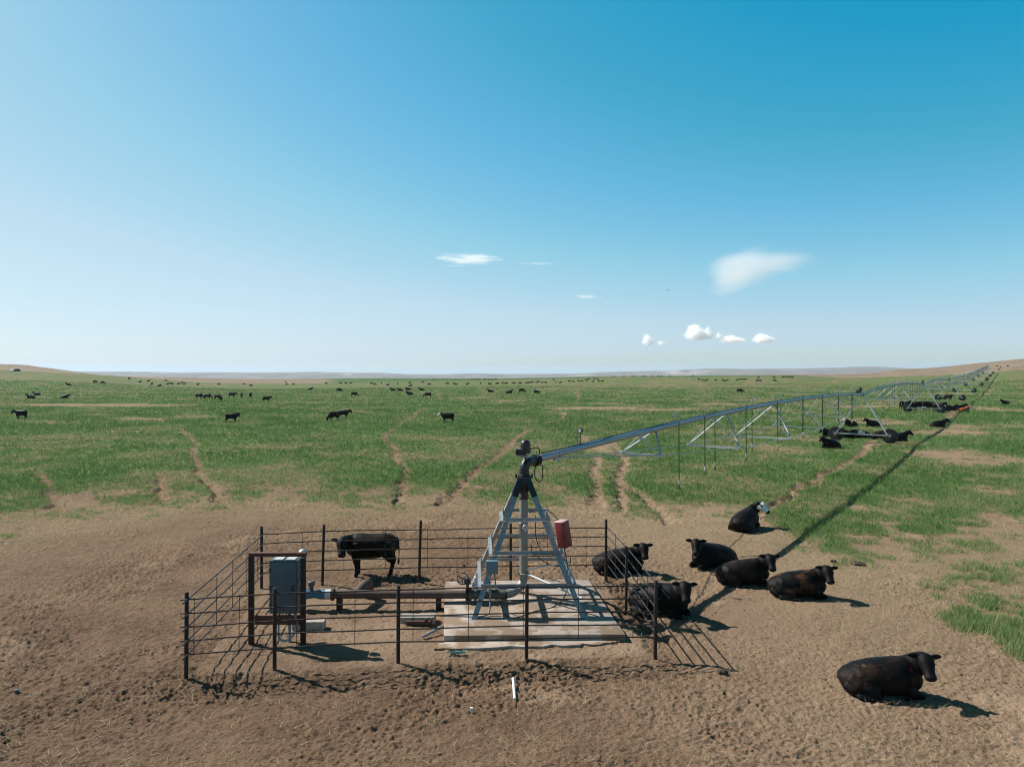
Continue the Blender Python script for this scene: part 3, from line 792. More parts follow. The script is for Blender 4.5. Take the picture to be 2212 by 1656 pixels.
m = MB(); m.lathe(T(.31, 18.06, 0), [(.17, 2.92), (.19, 3.0), (.165, 3.16), (.15, 3.30)], 24); m.box(T(.31, 18.05, 3.20), (.36, .44, .18), bev=.02); m.build('top_bell', M['black'], tw)
DIR = Vector((29.1, 40.8, 0)).normalized(); NRM = Vector((DIR.y, -DIR.x, 0))
ZP = 3.64
el = [T(.31, 18.06, 3.28), T(.31, 18.06, 3.42), T(.33, 18.08, 3.55), T(.40, 18.16, 3.64), T(.31, 18.06, ZP) + DIR * .36, T(.31, 18.06, ZP) + DIR * .52]
m = MB(); m.tube(curve_pts(el, 6), .125, 28); m.ring(T(.31, 18.06, 3.32), .13, .03, 'z', 28, 8); eo = m.build('top_elbow', M['black'], tw)
for dx_ in (-.2, .2): m = MB(); m.box(T(.31 + dx_, 18.06, 3.30), (.05, .12, .10)); m.build('clamp', M['black'], eo)
m = MB(); q = T(.31, 18.06, ZP) + DIR * .46; m.tube([q, q + DIR * .10], .155, 28); m.tube([q + DIR * .02, q + DIR * .20], .137, 28); m.build('coupling', M['rubber'], eo)
# slip ring cover and its box
m = MB(); m.lathe(T(.345, 18.04, 0), [(.02, 3.70), (.02, 3.88), (.10, 3.88), (.132, 3.90), (.132, 4.11), (.122, 4.165), (.085, 4.21), (.03, 4.23)], 28); m.build('slip_ring_cover', M['black'], tw)
m = MB(); m.box(T(.22, 17.99, 3.925), (.25, .20, .135), bev=.008); m.build('contact_box', M['black'], tw)
m = MB(); m.box(T(.26, 18.0, 3.83), (.26, .16, .02)); m.box(T(.30, 18.0, 3.80), (.20, .14, .02)); m.bar(T(.43, 18.0, 3.92), T(.55, 18.12, 3.92), .022, .022); m.bar(T(.40, 18.06, 3.84), T(.58, 18.16, 3.84), .03, .02); m.build('bracket', M['galv'], tw)
m = MB(); m.tube(curve_pts([T(.44, 18.05, 3.98), T(.62, 18.18, 4.00), T(.70, 18.24, 3.97), T(.71, 18.25, 3.85), T(.66, 18.2, 3.74)], 8), .014, 8)
m.tube(curve_pts([T(.62, 18.2, 3.56), T(.58, 18.16, 3.40), T(.60, 18.12, 3.24), T(.68, 18.14, 3.14), T(.77, 18.2, 3.18), T(.80, 18.26, 3.34), T(.79, 18.3, 3.54)], 8), .014, 8); m.build('cable', M['hose'], tw)
# red pivot control box, leaning with the leg
red = MB(); rot = Matrix.Rotation(R(-38), 3, 'Z'); tilt = Matrix.Rotation(R(-9), 3, 'Y')
rc = pt(1217, 1153, 17.0) - P0
red.box(rc, (.24, .27, .62), tilt @ rot, bev=.008); ro = red.build('control_box', M['red'], tw); tag(ro, 'red painted control box')
m = MB(); m.box(rc + tilt @ rot @ Vector((0, -.142, 0)), (.22, .015, .59), tilt @ rot, bev=.004); m.build('lid', M['red'], ro)
m = MB(); m.box(rc + tilt @ rot @ Vector((0, 0, .318)), (.26, .30, .014), tilt @ rot, bev=.004); m.build('glare_top_plate', M['faded_glare_red'], ro)  # pale sheet added on top, sun glare put into its colour
m = MB(); m.box(rc + tilt @ rot @ Vector((-.126, 0, 0)), (.012, .255, .60), tilt @ rot, bev=.003); m.build('glare_side_panel', M['faded_glare_red'], ro)  # same on the sun-facing side: glare painted as pale pink
for dz_ in (-.12, .15): m = MB(); m.box(rc + Vector((-.12, .10, dz_)), (.2, .05, .05)); m.build('bracket', M['galv'], ro)
jc = pt(1063, 1224, 16.9) - P0
m = MB(); m.box(jc, (.285, .13, .31), bev=.008); jo = m.build('junction_box', M['jbox'], tw)
m = MB(); m.box(jc + Vector((0, -.07, 0)), (.27, .012, .295), bev=.003); m.build('lid', M['jbox'], jo)
m = MB(); m.tube(curve_pts([jc + Vector((-.06, 0, -.15)), jc + Vector((-.05, -.02, -.6)), jc + Vector((-.06, -.10, -1.0)), jc + Vector((-.22, -.25, -1.10)), jc + Vector((-.75, -.2, -1.11)), jc + Vector((-1.25, -.15, -1.12))], 8), .022, 10); m.build('conduit', M['greypvc'], tw)
m = MB(); m.tube(curve_pts([jc + Vector((.06, 0, -.15)), jc + Vector((.10, .1, -.6)), jc + Vector((.2, .15, -.95)), jc + Vector((.35, -.2, -1.11)), jc + Vector((.62, -.25, -1.12)), jc + Vector((1.0, .1, -1.11)), jc + Vector((1.55, .5, -1.10)), jc + Vector((1.83, .7, -.85)), jc + Vector((1.88, .75, -.3)), rc + Vector((.02, 0, -.33))], 8), .014, 8); m.build('cable', M['hose'], tw)
m = MB(); a = legpt(2, 2.2) ; m.tube(curve_pts([T(.62, 18.5, 2.18), T(.62, 18.4, 1.7), T(.75, 18.3, 1.35), T(1.05, 18.0, 1.28), T(1.30, 17.4, 1.36)], 8), .012, 8)
m.tube(curve_pts([T(.50, 18.25, 1.5), T(.52, 18.2, 1.32), T(.70, 18.1, 1.18), T(1.0, 17.8, 1.08), T(1.38, 17.3, 1.20), T(1.42, 17.0, 1.5)], 8), .011, 8)
m.tube(curve_pts([rc + Vector((-.1, .1, .3)), rc + Vector((-.25, .2, .45)), rc + Vector((-.36, .3, .5))], 8), .011, 8); m.build('cable', M['hose'], tw)
m = MB(); m.tube([T(.30, 18.1, 2.0), T(.34, 17.92, 1.99)], .065, 16); m.tube([T(.34, 17.92, 1.99), T(.345, 17.90, 1.99)], .08, 16); m.box(T(.20, 18.0, 1.99), (.05, .08, .22)); m.build('outlet', M['pale'], tw)
m = MB(); m.tube([T(.38, 17.98, .92), T(1.46, 17.55, 1.22)], .018, 8); m.tube([T(.40, 17.98, .80), T(1.70, 16.9, .52)], .030, 10); m.build('strut', M['white'], tw)
m = MB(); m.tube([T(.45, 18.1, 2.36), T(.95, 18.5, 2.34)], .022, 8); m.tube(curve_pts([T(.44, 18.1, 2.72), T(.55, 18.3, 2.62), T(.75, 18.45, 2.42)], 6), .012, 8); m.build('strut', M['galv'], tw)
# white ladder rungs on the back right leg
m = MB()
p, q = FEET[2] - P0, TOPS[2] - P0
m.bar(p + Vector((.05, -.10, .10)), p.lerp(q, .62) + Vector((.05, -.10, 0)), .07, .03); m.build('ladder_rail', M['white'], tw)

# odds and ends on the pad
m = MB(); c = at(1012 * 1, 1256); c = Vector((-.02, 18.75, .165))
m.ring((0, 0, .012), .17, .014, 'z', 28, 8); o = m.build('gasket_ring', M['salmon']); o.location = (-.35, 18.55, .165); tag(o, 'salmon pink ring lying flat on the concrete pad behind the pipe elbow', 'gasket')
m = MB(); m.ring((0, 0, .012), .10, .016, 'z', 24, 8); o = m.build('hose_clamp', M['hose']); o.location = (.02, 18.75, .165); tag(o, 'small black ring lying on the concrete pad next to the pink ring', 'ring')

# ------------------------------------------------------------------ spans
SP = 50.1
NS = 8
Tpos = [Vector((P0.x + .03, P0.y - .04, 0))] + [Vector((.28 + 29.1 * k, 18.3 + 40.8 * k, 0)) for k in range(1, NS + 1)]
for k in range(1, NS + 1): Tpos[k].z = gz(Tpos[k].x, Tpos[k].y) - .02
JH = 4.03           # pipe height above ground at a drive tower
J = [Vector((Tpos[0].x, Tpos[0].y, ZP))] + [t + Vector((0, 0, JH)) for t in Tpos[1:]]
def arch(t): return .45 * 4 * t * (SP - t) / SP ** 2
TRS = [(7.0, .72, .72), (14.1, 1.10, 1.28), (21.3, 1.36, 1.58), (28.5, 1.36, 1.58), (35.7, 1.10, 1.28), (42.8, .74, .74)]
HOSE = [9.7 + 2.68 * k for k in range(15)]
def pc(t): return Vector((t, 0, arch(t)))
def m_pipe(mb, t0=.62):
    n = 40; mb.tube([pc(t0 + (SP - .3 - t0) * i / n) for i in range(n + 1)], .098, 20)
    for t in np.arange(1.6, SP - .5, 6.1):
        mb.tube([pc(t), pc(t + .03)], .110, 20)
def m_cable(mb):
    mb.tube([pc(t) + Vector((0, .012 * math.sin(t * 1.3), .113 + .008 * math.sin(t * 2.1))) for t in np.linspace(.8, SP - .5, 80)], .013, 6)
def m_frame(mb, i):
    t, w, d = TRS[i]; s = 1 if i < 3 else -1
    z = arch(t) - d; c = pc(t); l, r = Vector((t, w, z)), Vector((t, -w, z))
    mb.angle(l, r, .065, .010, (0, 0, -1), (s, 0, 0))
    mb.box(c + Vector((0, 0, -.16)), (.26, .012, .17)); mb.box(c + Vector((0, 0, -.09)), (.26, .09, .012))
    for e in (l, r):
        sg = .05 if e is l else -.05
        mb.bar(e, c + Vector((-s * .12, sg * .6, -.12)), .058, .022)
        t2 = t + s * (1.1 + .5 * min(i, 5 - i)); mb.bar(e, pc(t2) + Vector((0, sg, -.08)), .058, .022)
        mb.box(e, (.10, .09, .08))
def m_rod(mb, sg):
    pts = [Vector((1.7, sg * .06, arch(1.7) - .10))] + [Vector((t, sg * w, arch(t) - d)) for t, w, d in TRS] + [Vector((SP - 1.7, sg * .06, arch(SP - 1.7) - .10))]
    mb.tube(pts, .015, 6)
    mb.box(Vector((1.6, sg * .05, arch(1.6) - .12)), (.3, .02, .1)); mb.box(Vector((SP - 1.6, sg * .05, arch(SP - 1.6) - .12)), (.3, .02, .1))
def hose_pts(k):
    t = HOSE[k]; sg = -1 if k in (0, 1, 3, 5, 7, 9, 11, 13) else 1
    c = pc(t); b = c + Vector((.0, sg * .26, .16)); return t, sg, c, b
def m_goose(mb, k):
    t, sg, c, b = hose_pts(k)
    mb.tube(curve_pts([c + Vector((0, 0, .06)), c + Vector((0, 0, .30)), c + Vector((0, sg * .05, .42)), c + Vector((0, sg * .13, .455)), c + Vector((0, sg * .21, .42)), c + Vector((0, sg * .26, .30)), b], 5), .017, 8)
def m_hose(mb, k):
    t, sg, c, b = hose_pts(k); e = c + Vector((.02 * sg, sg * .27, -2.02 + .12 * math.sin(k * 2.1)))
    mb.tube([b, b.lerp(e, .33) + Vector((.015, .01, 0)), b.lerp(e, .7) + Vector((-.012, 0, 0)), e], .019, 8); return e
def m_sprk(mb, k):
    e = m_hose(MB(), k)
    mb.lathe(e, [(.026, -.14), (.028, -.06), (.03, 0), (.022, .02)], 10); mb.mat(1)
    mb.lathe(e, [(.03, -.30), (.055, -.29), (.055, -.275), (.03, -.26)], 12)
    for a in (0, 2.1, 4.2): mb.tube([e + Vector((.035 * math.cos(a), .035 * math.sin(a), -.27)), e + Vector((.022 * math.cos(a), .022 * math.sin(a), -.13))], .006, 5)
    mb.mat(0)
def orient(a, b):
    x = (b - a).normalized(); y = Vector((0, 0, 1)).cross(x).normalized(); z = x.cross(y)
    q = Matrix((x, y, z)).transposed().to_4x4(); q.translation = a; return q
ORD = ['first', 'second', 'third', 'fourth', 'fifth', 'sixth', 'seventh', 'eighth']
SG = 'spans of the irrigation pipe'
span = empty('irrigation_span')
m = MB(); m_pipe(m); m.build('water_pipe', M['galv_pipe'], span)
m = MB(); m_cable(m); m.build('power_cable', M['hose'], span)
for i in range(6): m = MB(); m_frame(m, i); m.build('truss_frame', M['truss'], span, smooth=False)
for sg in (-1, 1): m = MB(); m_rod(m, sg); m.build('truss_rod', M['rod'], span)
for k in range(15):
    m = MB(); m_hose(m, k); ho = m.build('drop_hose', M['hose'], span)
    m = MB(); m_goose(m, k); m.build('gooseneck', M['galv'], ho)
    m = MB(); m_sprk(m, k); m.build('sprinkler', [M['pale'], M['black']], ho)
span.matrix_world = orient(J[0], J[1])
tag(span, 'nearest span of irrigation pipe, starting at the pivot tower, pressure gauge on top', 'irrigation pipe', SG)
SPL = {1: 'second irrigation pipe span, arching over the standing cattle between the first and second wheeled towers',
       2: 'third irrigation pipe span, between the second and third wheeled towers'}
for k in (1, 2):
    c = copy_tree(span); c.matrix_world = orient(J[k], J[k + 1]); c['label'] = SPL[k]
# gauge on the first span only
m = MB(); q = pc(2.9); m.tube([q + Vector((0, 0, .06)), q + Vector((0, 0, .42))], .010, 8); m.lathe(q + Vector((0, 0, .50)), [(.075, -.03), (.08, -.01), (.08, .02), (.07, .03)], 20, 'x')
m.lathe(q + Vector((0, 0, .08)), [(.03, 0), (.03, .06)], 10); go = m.build('pressure_gauge', M['black'], span)
m = MB(); m.lathe(q + Vector((-.034, 0, .50)), [(.055, -.004), (.055, .003)], 16, 'x'); m.build('dial', M['dial'], go)
far = MB(); far.mat(0); m_pipe(far); far.mat(1); m_cable(far); far.mat(2)
for i in range(6): m_frame(far, i)
far.mat(3); [m_rod(far, s) for s in (-1, 1)]
far.mat(1); [m_hose(far, k) for k in range(15)]
far.mat(2); [m_goose(far, k) for k in range(15)]
fm2 = MB()
for k in range(15):
    e = m_hose(MB(), k); far.mat(4); far.lathe(e, [(.03, -.14), (.03, .02)], 8)
fspan = far.mesh('irrigation_span', [M['galv_pipe'], M['hose'], M['truss'], M['rod'], M['pale']], smooth=False)
FL = ['fourth irrigation pipe span counted from the pivot tower, between the third and fourth wheeled towers',
      'fifth irrigation pipe span, beyond the fourth wheeled tower', 'sixth irrigation pipe span, between the fifth and sixth wheeled towers',
      'seventh irrigation pipe span, climbing the rise to the seventh wheeled tower', 'farthest irrigation pipe span, at the foot of the brown hill on the right']
for k in range(3, NS):
    o = bpy.data.objects.new('irrigation_span', fspan); COL.objects.link(o); o.matrix_world = orient(J[k], J[k + 1]); tag(o, FL[k - 3], 'irrigation pipe', SG)

# ------------------------------------------------------------------ wheeled drive towers
WB = 2.06
def m_leg(mb, sy):
    for sx in (-1, 1):
        mb.bar(Vector((sx * .10, sy * .10, JH - .12)), Vector((sx * .26, sy * (WB - .12), .72)),   .088, .07)
    for f in (.35, .68):
        a = Vector((.10, sy * .10, JH - .12)).lerp(Vector((.26, sy * (WB - .12), .72)), f); mb.bar(a, Vector((-a.x, a.y, a.z)), .05, .03)
def m_beam(mb):
    mb.box((0, 0, .66), (.13, 2 * WB + .25, .11), bev=.01); mb.box((0, WB - .15, .70), (.55, .12, .09)); mb.box((0, -WB + .15, .70), (.55, .12, .09))
def m_tyre(mb, sy):
    c = Vector((.30, sy * WB, .60)); prof = [(.34, -.13), (.44, -.15), (.55, -.145), (.575, -.12), (.58, 0), (.575, .12), (.55, .145), (.44, .15), (.34, .13)]
    mb.lathe(c, prof, 28, 'x')
    for k in range(22):
        a = 2 * math.pi * k / 22
        for s in (-1, 1):
            aa = a + (0.14 if s > 0 else 0)
            q = c + Vector((s * .07, .59 * math.cos(aa), .59 * math.sin(aa)))
            mb.box(q, (.15, .05, .045), Matrix.Rotation(aa - math.pi / 2, 3, 'X') @ Matrix.Rotation(s * .5, 3, 'Z'))
def m_rim(mb, sy):
    c = Vector((.30, sy * WB, .60)); mb.lathe(c, [(.31, -.155), (.34, -.15), (.345, -.10), (.28, -.05), (.12, -.05), (.12, -.09), (.05, -.09), (.05, .06), (.28, .05), (.34, .10), (.34, .155), (.31, .155)], 26, 'x')
def m_gear(mb, sy):
    mb.box((.10, sy * WB, .60), (.16, .22, .22), bev=.02); mb.tube([(.0, sy * WB, .6), (.3, sy * WB, .6)], .05, 12)
def m_motor(mb):
    mb.lathe((.12, .1, .80), [(.09, -.16), (.11, -.14), (.11, .14), (.09, .16)], 16, 'y'); mb.box((.12, -.12, .78), (.16, .16, .16), bev=.02)
def m_shaft(mb): mb.tube([(.16, -WB + .1, .60), (.16, WB - .1, .60)], .022, 8)
def m_head(mb):
    mb.box((0, 0, JH - .14), (.42, .32, .10), bev=.01); mb.tube([(-.32, 0, JH), (.36, 0, JH)], .10, 18); mb.ring((.1, 0, JH), .10, .03, 'x', 20, 8)
def m_tbox(mb):
    mb.box((-.30, .22, JH + .22), (.42, .26, .26), bev=.015); mb.lathe((-.02, .12, JH + .08), [(.05, 0), (.05, .12), (.13, .14), (.13, .44), (.11, .48), (.03, .5)], 18)
    mb.bar((-.3, .22, JH + .1), (-.1, .05, JH - .05), .03, .03)
TG = 'wheeled drive towers of the irrigation machine'
dt = empty('drive_tower')
for sy in (-1, 1): m = MB(); m_leg(m, sy); m.build('leg', M['truss'], dt, smooth=False)
m = MB(); m_beam(m); m.build('base_beam', M['galv'], dt, smooth=False)
for sy in (-1, 1):
    m = MB(); m_tyre(m, sy); wo = m.build('wheel', M['rubber'], dt, ang=25)
    m = MB(); m_rim(m, sy); m.build('rim', M['rim'], wo)
    m = MB(); m_gear(m, sy); m.build('gearbox', M['galv_old'], dt)
m = MB(); m_motor(m); m.build('drive_motor', M['pale'], dt)
m = MB(); m_shaft(m); m.build('drive_shaft', M['galv_old'], dt)
m = MB(); m_head(m); m.build('tower_head', M['galv'], dt)
m = MB(); m_tbox(m); m.build('tower_box', M['black'], dt)
def place_tower(o, k):
    q = orient(Vector(Tpos[k]) * 1, Vector(Tpos[k]) + DIR); o.matrix_world = q
DL = ['nearest wheeled drive tower, with black cattle lying between its two tyres', 'second wheeled drive tower, with a row of cattle standing in its shade',
      'third wheeled drive tower, just behind the standing cattle, one steer facing out beside it', 'fourth wheeled drive tower, both tyres clear of cattle in the open grass',
      'fifth wheeled drive tower, overlapping the sixth on the rise', 'sixth wheeled drive tower, overlapping the fifth on the rise',
      'seventh wheeled drive tower, with a red cow lying beneath it', 'last wheeled drive tower, at the foot of the brown hill']
place_tower(dt, 1); tag(dt, DL[0], 'drive tower', TG)
for k in (2, 3):
    c = copy_tree(dt); place_tower(c, k); c['label'] = DL[k - 1]
far = MB(); [m_leg(far, s) for s in (-1, 1)]; m_beam(far); m_head(far); far.mat(1)
for s in (-1, 1): m_tyre(far, s)
m_tbox(far); far.mat(2)
for s in (-1, 1): m_rim(far, s); m_gear(far, s)
far.mat(3); m_motor(far)
fdt = far.mesh('drive_tower', [M['truss'], M['rubber'], M['rim'], M['pale']], smooth=False)
for k in range(4, NS + 1):
    o = bpy.data.objects.new('drive_tower', fdt); COL.objects.link(o); place_tower(o, k); tag(o, DL[k - 1], 'drive tower', TG)

# ------------------------------------------------------------------ loose things
m = MB(); m.tube([(0, 0, .03), (0.0, .8, .05)], .027, 14); m.tube([(0, .74, .047), (0, .80, .05)], .033, 14); o = m.build('pvc_pipe', M['white'])
p = at(1112, 1513); o.location = p; o.rotation_euler = (0, 0, R(2)); tag(o, 'short length of white plastic pipe lying on the bare soil in front of the fence', 'pipe')
m = MB(); m.box((0, 0, .03), (.055, .05, .07), bev=.006); o = m.build('litter_scrap', M['white']); o.location = at(1019, 1535); tag(o, 'tiny white scrap of litter left of the white plastic pipe', 'litter')
m = MB(); m.box((0, 0, .03), (.07, .04, .05), Matrix.Rotation(.5, 3, 'Z'), bev=.006); o = m.build('litter_scrap', M['jbox']); o.location = at(36, 1494); tag(o, 'tiny pale blue scrap of litter near the left edge of the soil', 'litter')
def lump(mb, c, r, h, seed):
    rr = random.Random(seed); n = 16; vs = []; fs = []
    prof = [(1, -.05), (1.0, .35), (.75, .8), (.35, 1.0)]
    j = [rr.uniform(.75, 1.2) for _ in range(n)]
    for (a, b) in prof:
        for k in range(n):
            an = 2 * math.pi * k / n; vs.append((c[0] + r * a * j[k] * math.cos(an), c[1] + r * a * j[k] * .8 * math.sin(an), c[2] + h * b * rr.uniform(.85, 1.1)))
    for i in range(3):
        for k in range(n): fs.append((i * n + k, i * n + (k + 1) % n, (i + 1) * n + (k + 1) % n, (i + 1) * n + k))
    fs.append(tuple(range(3 * n, 4 * n))); mb.add(vs, fs)
for (u, v, r, lab) in ((1854, 1218, .22, 'dark dried cow pat on the bare soil right of the brown lying cow'), (1801, 1213, .10, 'small dark cow pat to the left of a larger one on the bare soil'),
                       (1560, 1452, .10, 'dark cow pat on the soil just right of the fence shadow tips')):
    m = MB(); lump(m, (0, 0, 0), r, .07, u); o = m.build('cow_pat', M['dung']); o.location = at(u, v); tag(o, lab, 'cow pat', 'cow pats on the bare soil')
# concrete scraps by the pump panel
m = MB(); slab(m, [(-.35, -.13), (.37, -.10), (.35, .14), (-.36, .12)], -.1, .17, .01); o = m.build('concrete_block', M['block']); o.location = pt(668, 1310, 16.4); o.location.z = 0
tag(o, 'pale concrete block on the ground behind the right post of the pump panel', 'concrete block', 'concrete blocks in the pen')
m = MB(); slab(m, [(-.42, -.12), (.40, -.10), (.42, .16), (-.40, .16)], -.1, .14, .015); o = m.build('concrete_block', M['block']); o.location = Vector((-2.25, 16.8, 0))
tag(o, 'low pale concrete block beside the black pipe support', 'concrete block', 'concrete blocks in the pen')
m = MB(); m.box((0, 0, .06), (.62, .07, .08)); m.box((.16, 0, .11), (.03, .1, .1)); m.box((.3, 0, .11), (.03, .1, .1)); o = m.build('steel_channel', M['rust']); o.location = (-2.2, 16.60, 0); tag(o, 'rusty steel channel lying against the low concrete block', 'scrap metal')
m = MB(); m.tube([(-.30, -.26, .03), (.14, .16, .12)], .033, 12); o = m.build('plastic_pipe', M['greypvc']); o.location = (-1.72, 16.05, 0); tag(o, 'short pale grey pipe end leaning at the left edge of the concrete pad', 'pipe')
m = MB()
for k in range(9):
    a = random.random() * 6; q = [Vector((random.uniform(-.2, .2), random.uniform(-.07, .07), .02 + random.random() * .04)) for _ in range(4)]; m.tube(curve_pts(q, 5), .006, 5)
o = m.build('twine_tangle', M['teal']); o.location = (-1.18, 14.90, .0); tag(o, 'tangle of teal twine on the soil by the broken pad corner', 'twine')
# heap at the foot of the left hill, and a bird
m = MB(); m.mat(0); lump(m, (-1.1, 0, 0), 1.4, .9, 3); m.mat(1); lump(m, (1.3, .4, 0), 1.5, 1.3, 5); o = m.build('rubble_heap', [M['pale'], M['dung']]); o.location = at(31, 801.5); tag(o, 'small white and dark heap at the foot of the hill on the far left', 'heap')
m = MB(); m.loft([((-.16, 0, 0), .02, .01), ((-.08, 0, 0), .04, .03), ((0, 0, 0), .055, .05), ((.1, 0, .02), .03, .03), ((.17, 0, .02), .008, .008)], 10)
for s in (-1, 1): m.add([(-.06, s * .03, .02), (.06, s * .03, .02), (.05, s * .22, .10), (-.04, s * .24, .10), (-.02, s * .48, .03)], [(0, 1, 2, 3), (3, 2, 4), (3, 2, 1, 0), (4, 2, 3)])
o = m.build('bird', M['bird']); o.location = pt(1443, 627, 150); o.scale = (1.4,) * 3; o.rotation_euler = (0, 0, .6); tag(o, 'tiny dark bird flying in the open sky above the field', 'bird')
# ------------------------------------------------------------------ cattle
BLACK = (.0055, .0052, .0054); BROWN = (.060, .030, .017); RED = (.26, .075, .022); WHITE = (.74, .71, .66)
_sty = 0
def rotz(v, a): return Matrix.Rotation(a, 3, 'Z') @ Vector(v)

def head_shape(mb, poll, d, side, ear=True):
    """head from the poll along d; side = the animal's left"""
    d = Vector(d).normalized(); side = Vector(side); side = (side - d * side.dot(d)).normalized(); up = d.cross(side) * -1
    if up.z < 0: up = -up
    secs = [(-.08, .07, .08, -.02), (-.03, .125, .115, .0), (.04, .138, .130, .0), (.11, .138, .132, -.006), (.17, .122, .126, -.018), (.24, .104, .110, -.030), (.31, .096, .094, -.036), (.36, .102, .084, -.036), (.40, .098, .074, -.034), (.425, .070, .05, -.034)]
    K = 1.14; secs = [(s * K, a * K * 1.03, b * K, o * K) for s, a, b, o in secs]
    n = 16; vs = []; fs = []
    for s, a, b, o in secs:
        for k in range(n):
            an = 2 * math.pi * k / n; vs.append(poll + d * s + side * (a * math.cos(an)) + up * (b * math.sin(an) + o))
    for i in range(len(secs) - 1):
        for k in range(n): fs.append((i * n + k, i * n + (k + 1) % n, (i + 1) * n + (k + 1) % n, (i + 1) * n + k))
    fs.append(tuple(range(n - 1, -1, -1))); fs.append(tuple((len(secs) - 1) * n + k for k in range(n)))
    mb.add(vs, fs)
    if ear:
        for sg in (-1, 1):
            b0 = poll + d * .0 + side * (sg * .10) + up * .045
            e = (side * sg * 1.0 - d * .22 - up * .05).normalized()
            nrm = (d * .7 + up * .3); nrm = (nrm - e * nrm.dot(e)).normalized(); w = e.cross(nrm)
            secs2 = [(0, .034, .030), (.05, .056, .032), (.11, .074, .028), (.17, .064, .024), (.225, .036, .02), (.25, .012, .012)]
            vs = []; fs = []; n2 = 10
            for s, a, b in secs2:
                for k in range(n2):
                    an = 2 * math.pi * k / n2; vs.append(b0 + e * s - Vector((0, 0, .25 * s * s)) + w * (a * math.cos(an)) + nrm * (b * math.sin(an)))
            for i in range(len(secs2) - 1):
                for k in range(n2): fs.append((i * n2 + k, i * n2 + (k + 1) % n2, (i + 1) * n2 + (k + 1) % n2, (i + 1) * n2 + k))
            fs.append(tuple(range(n2 - 1, -1, -1))); fs.append(tuple((len(secs2) - 1) * n2 + k for k in range(n2)))
            mb.add(vs, fs)
    return dict(poll=poll, d=d, side=side, up=up)

def limb(mb, pts, n=12):
    mb.loft([(p, a, b) for p, a, b in pts], n, True, up=(1, 0, .02))

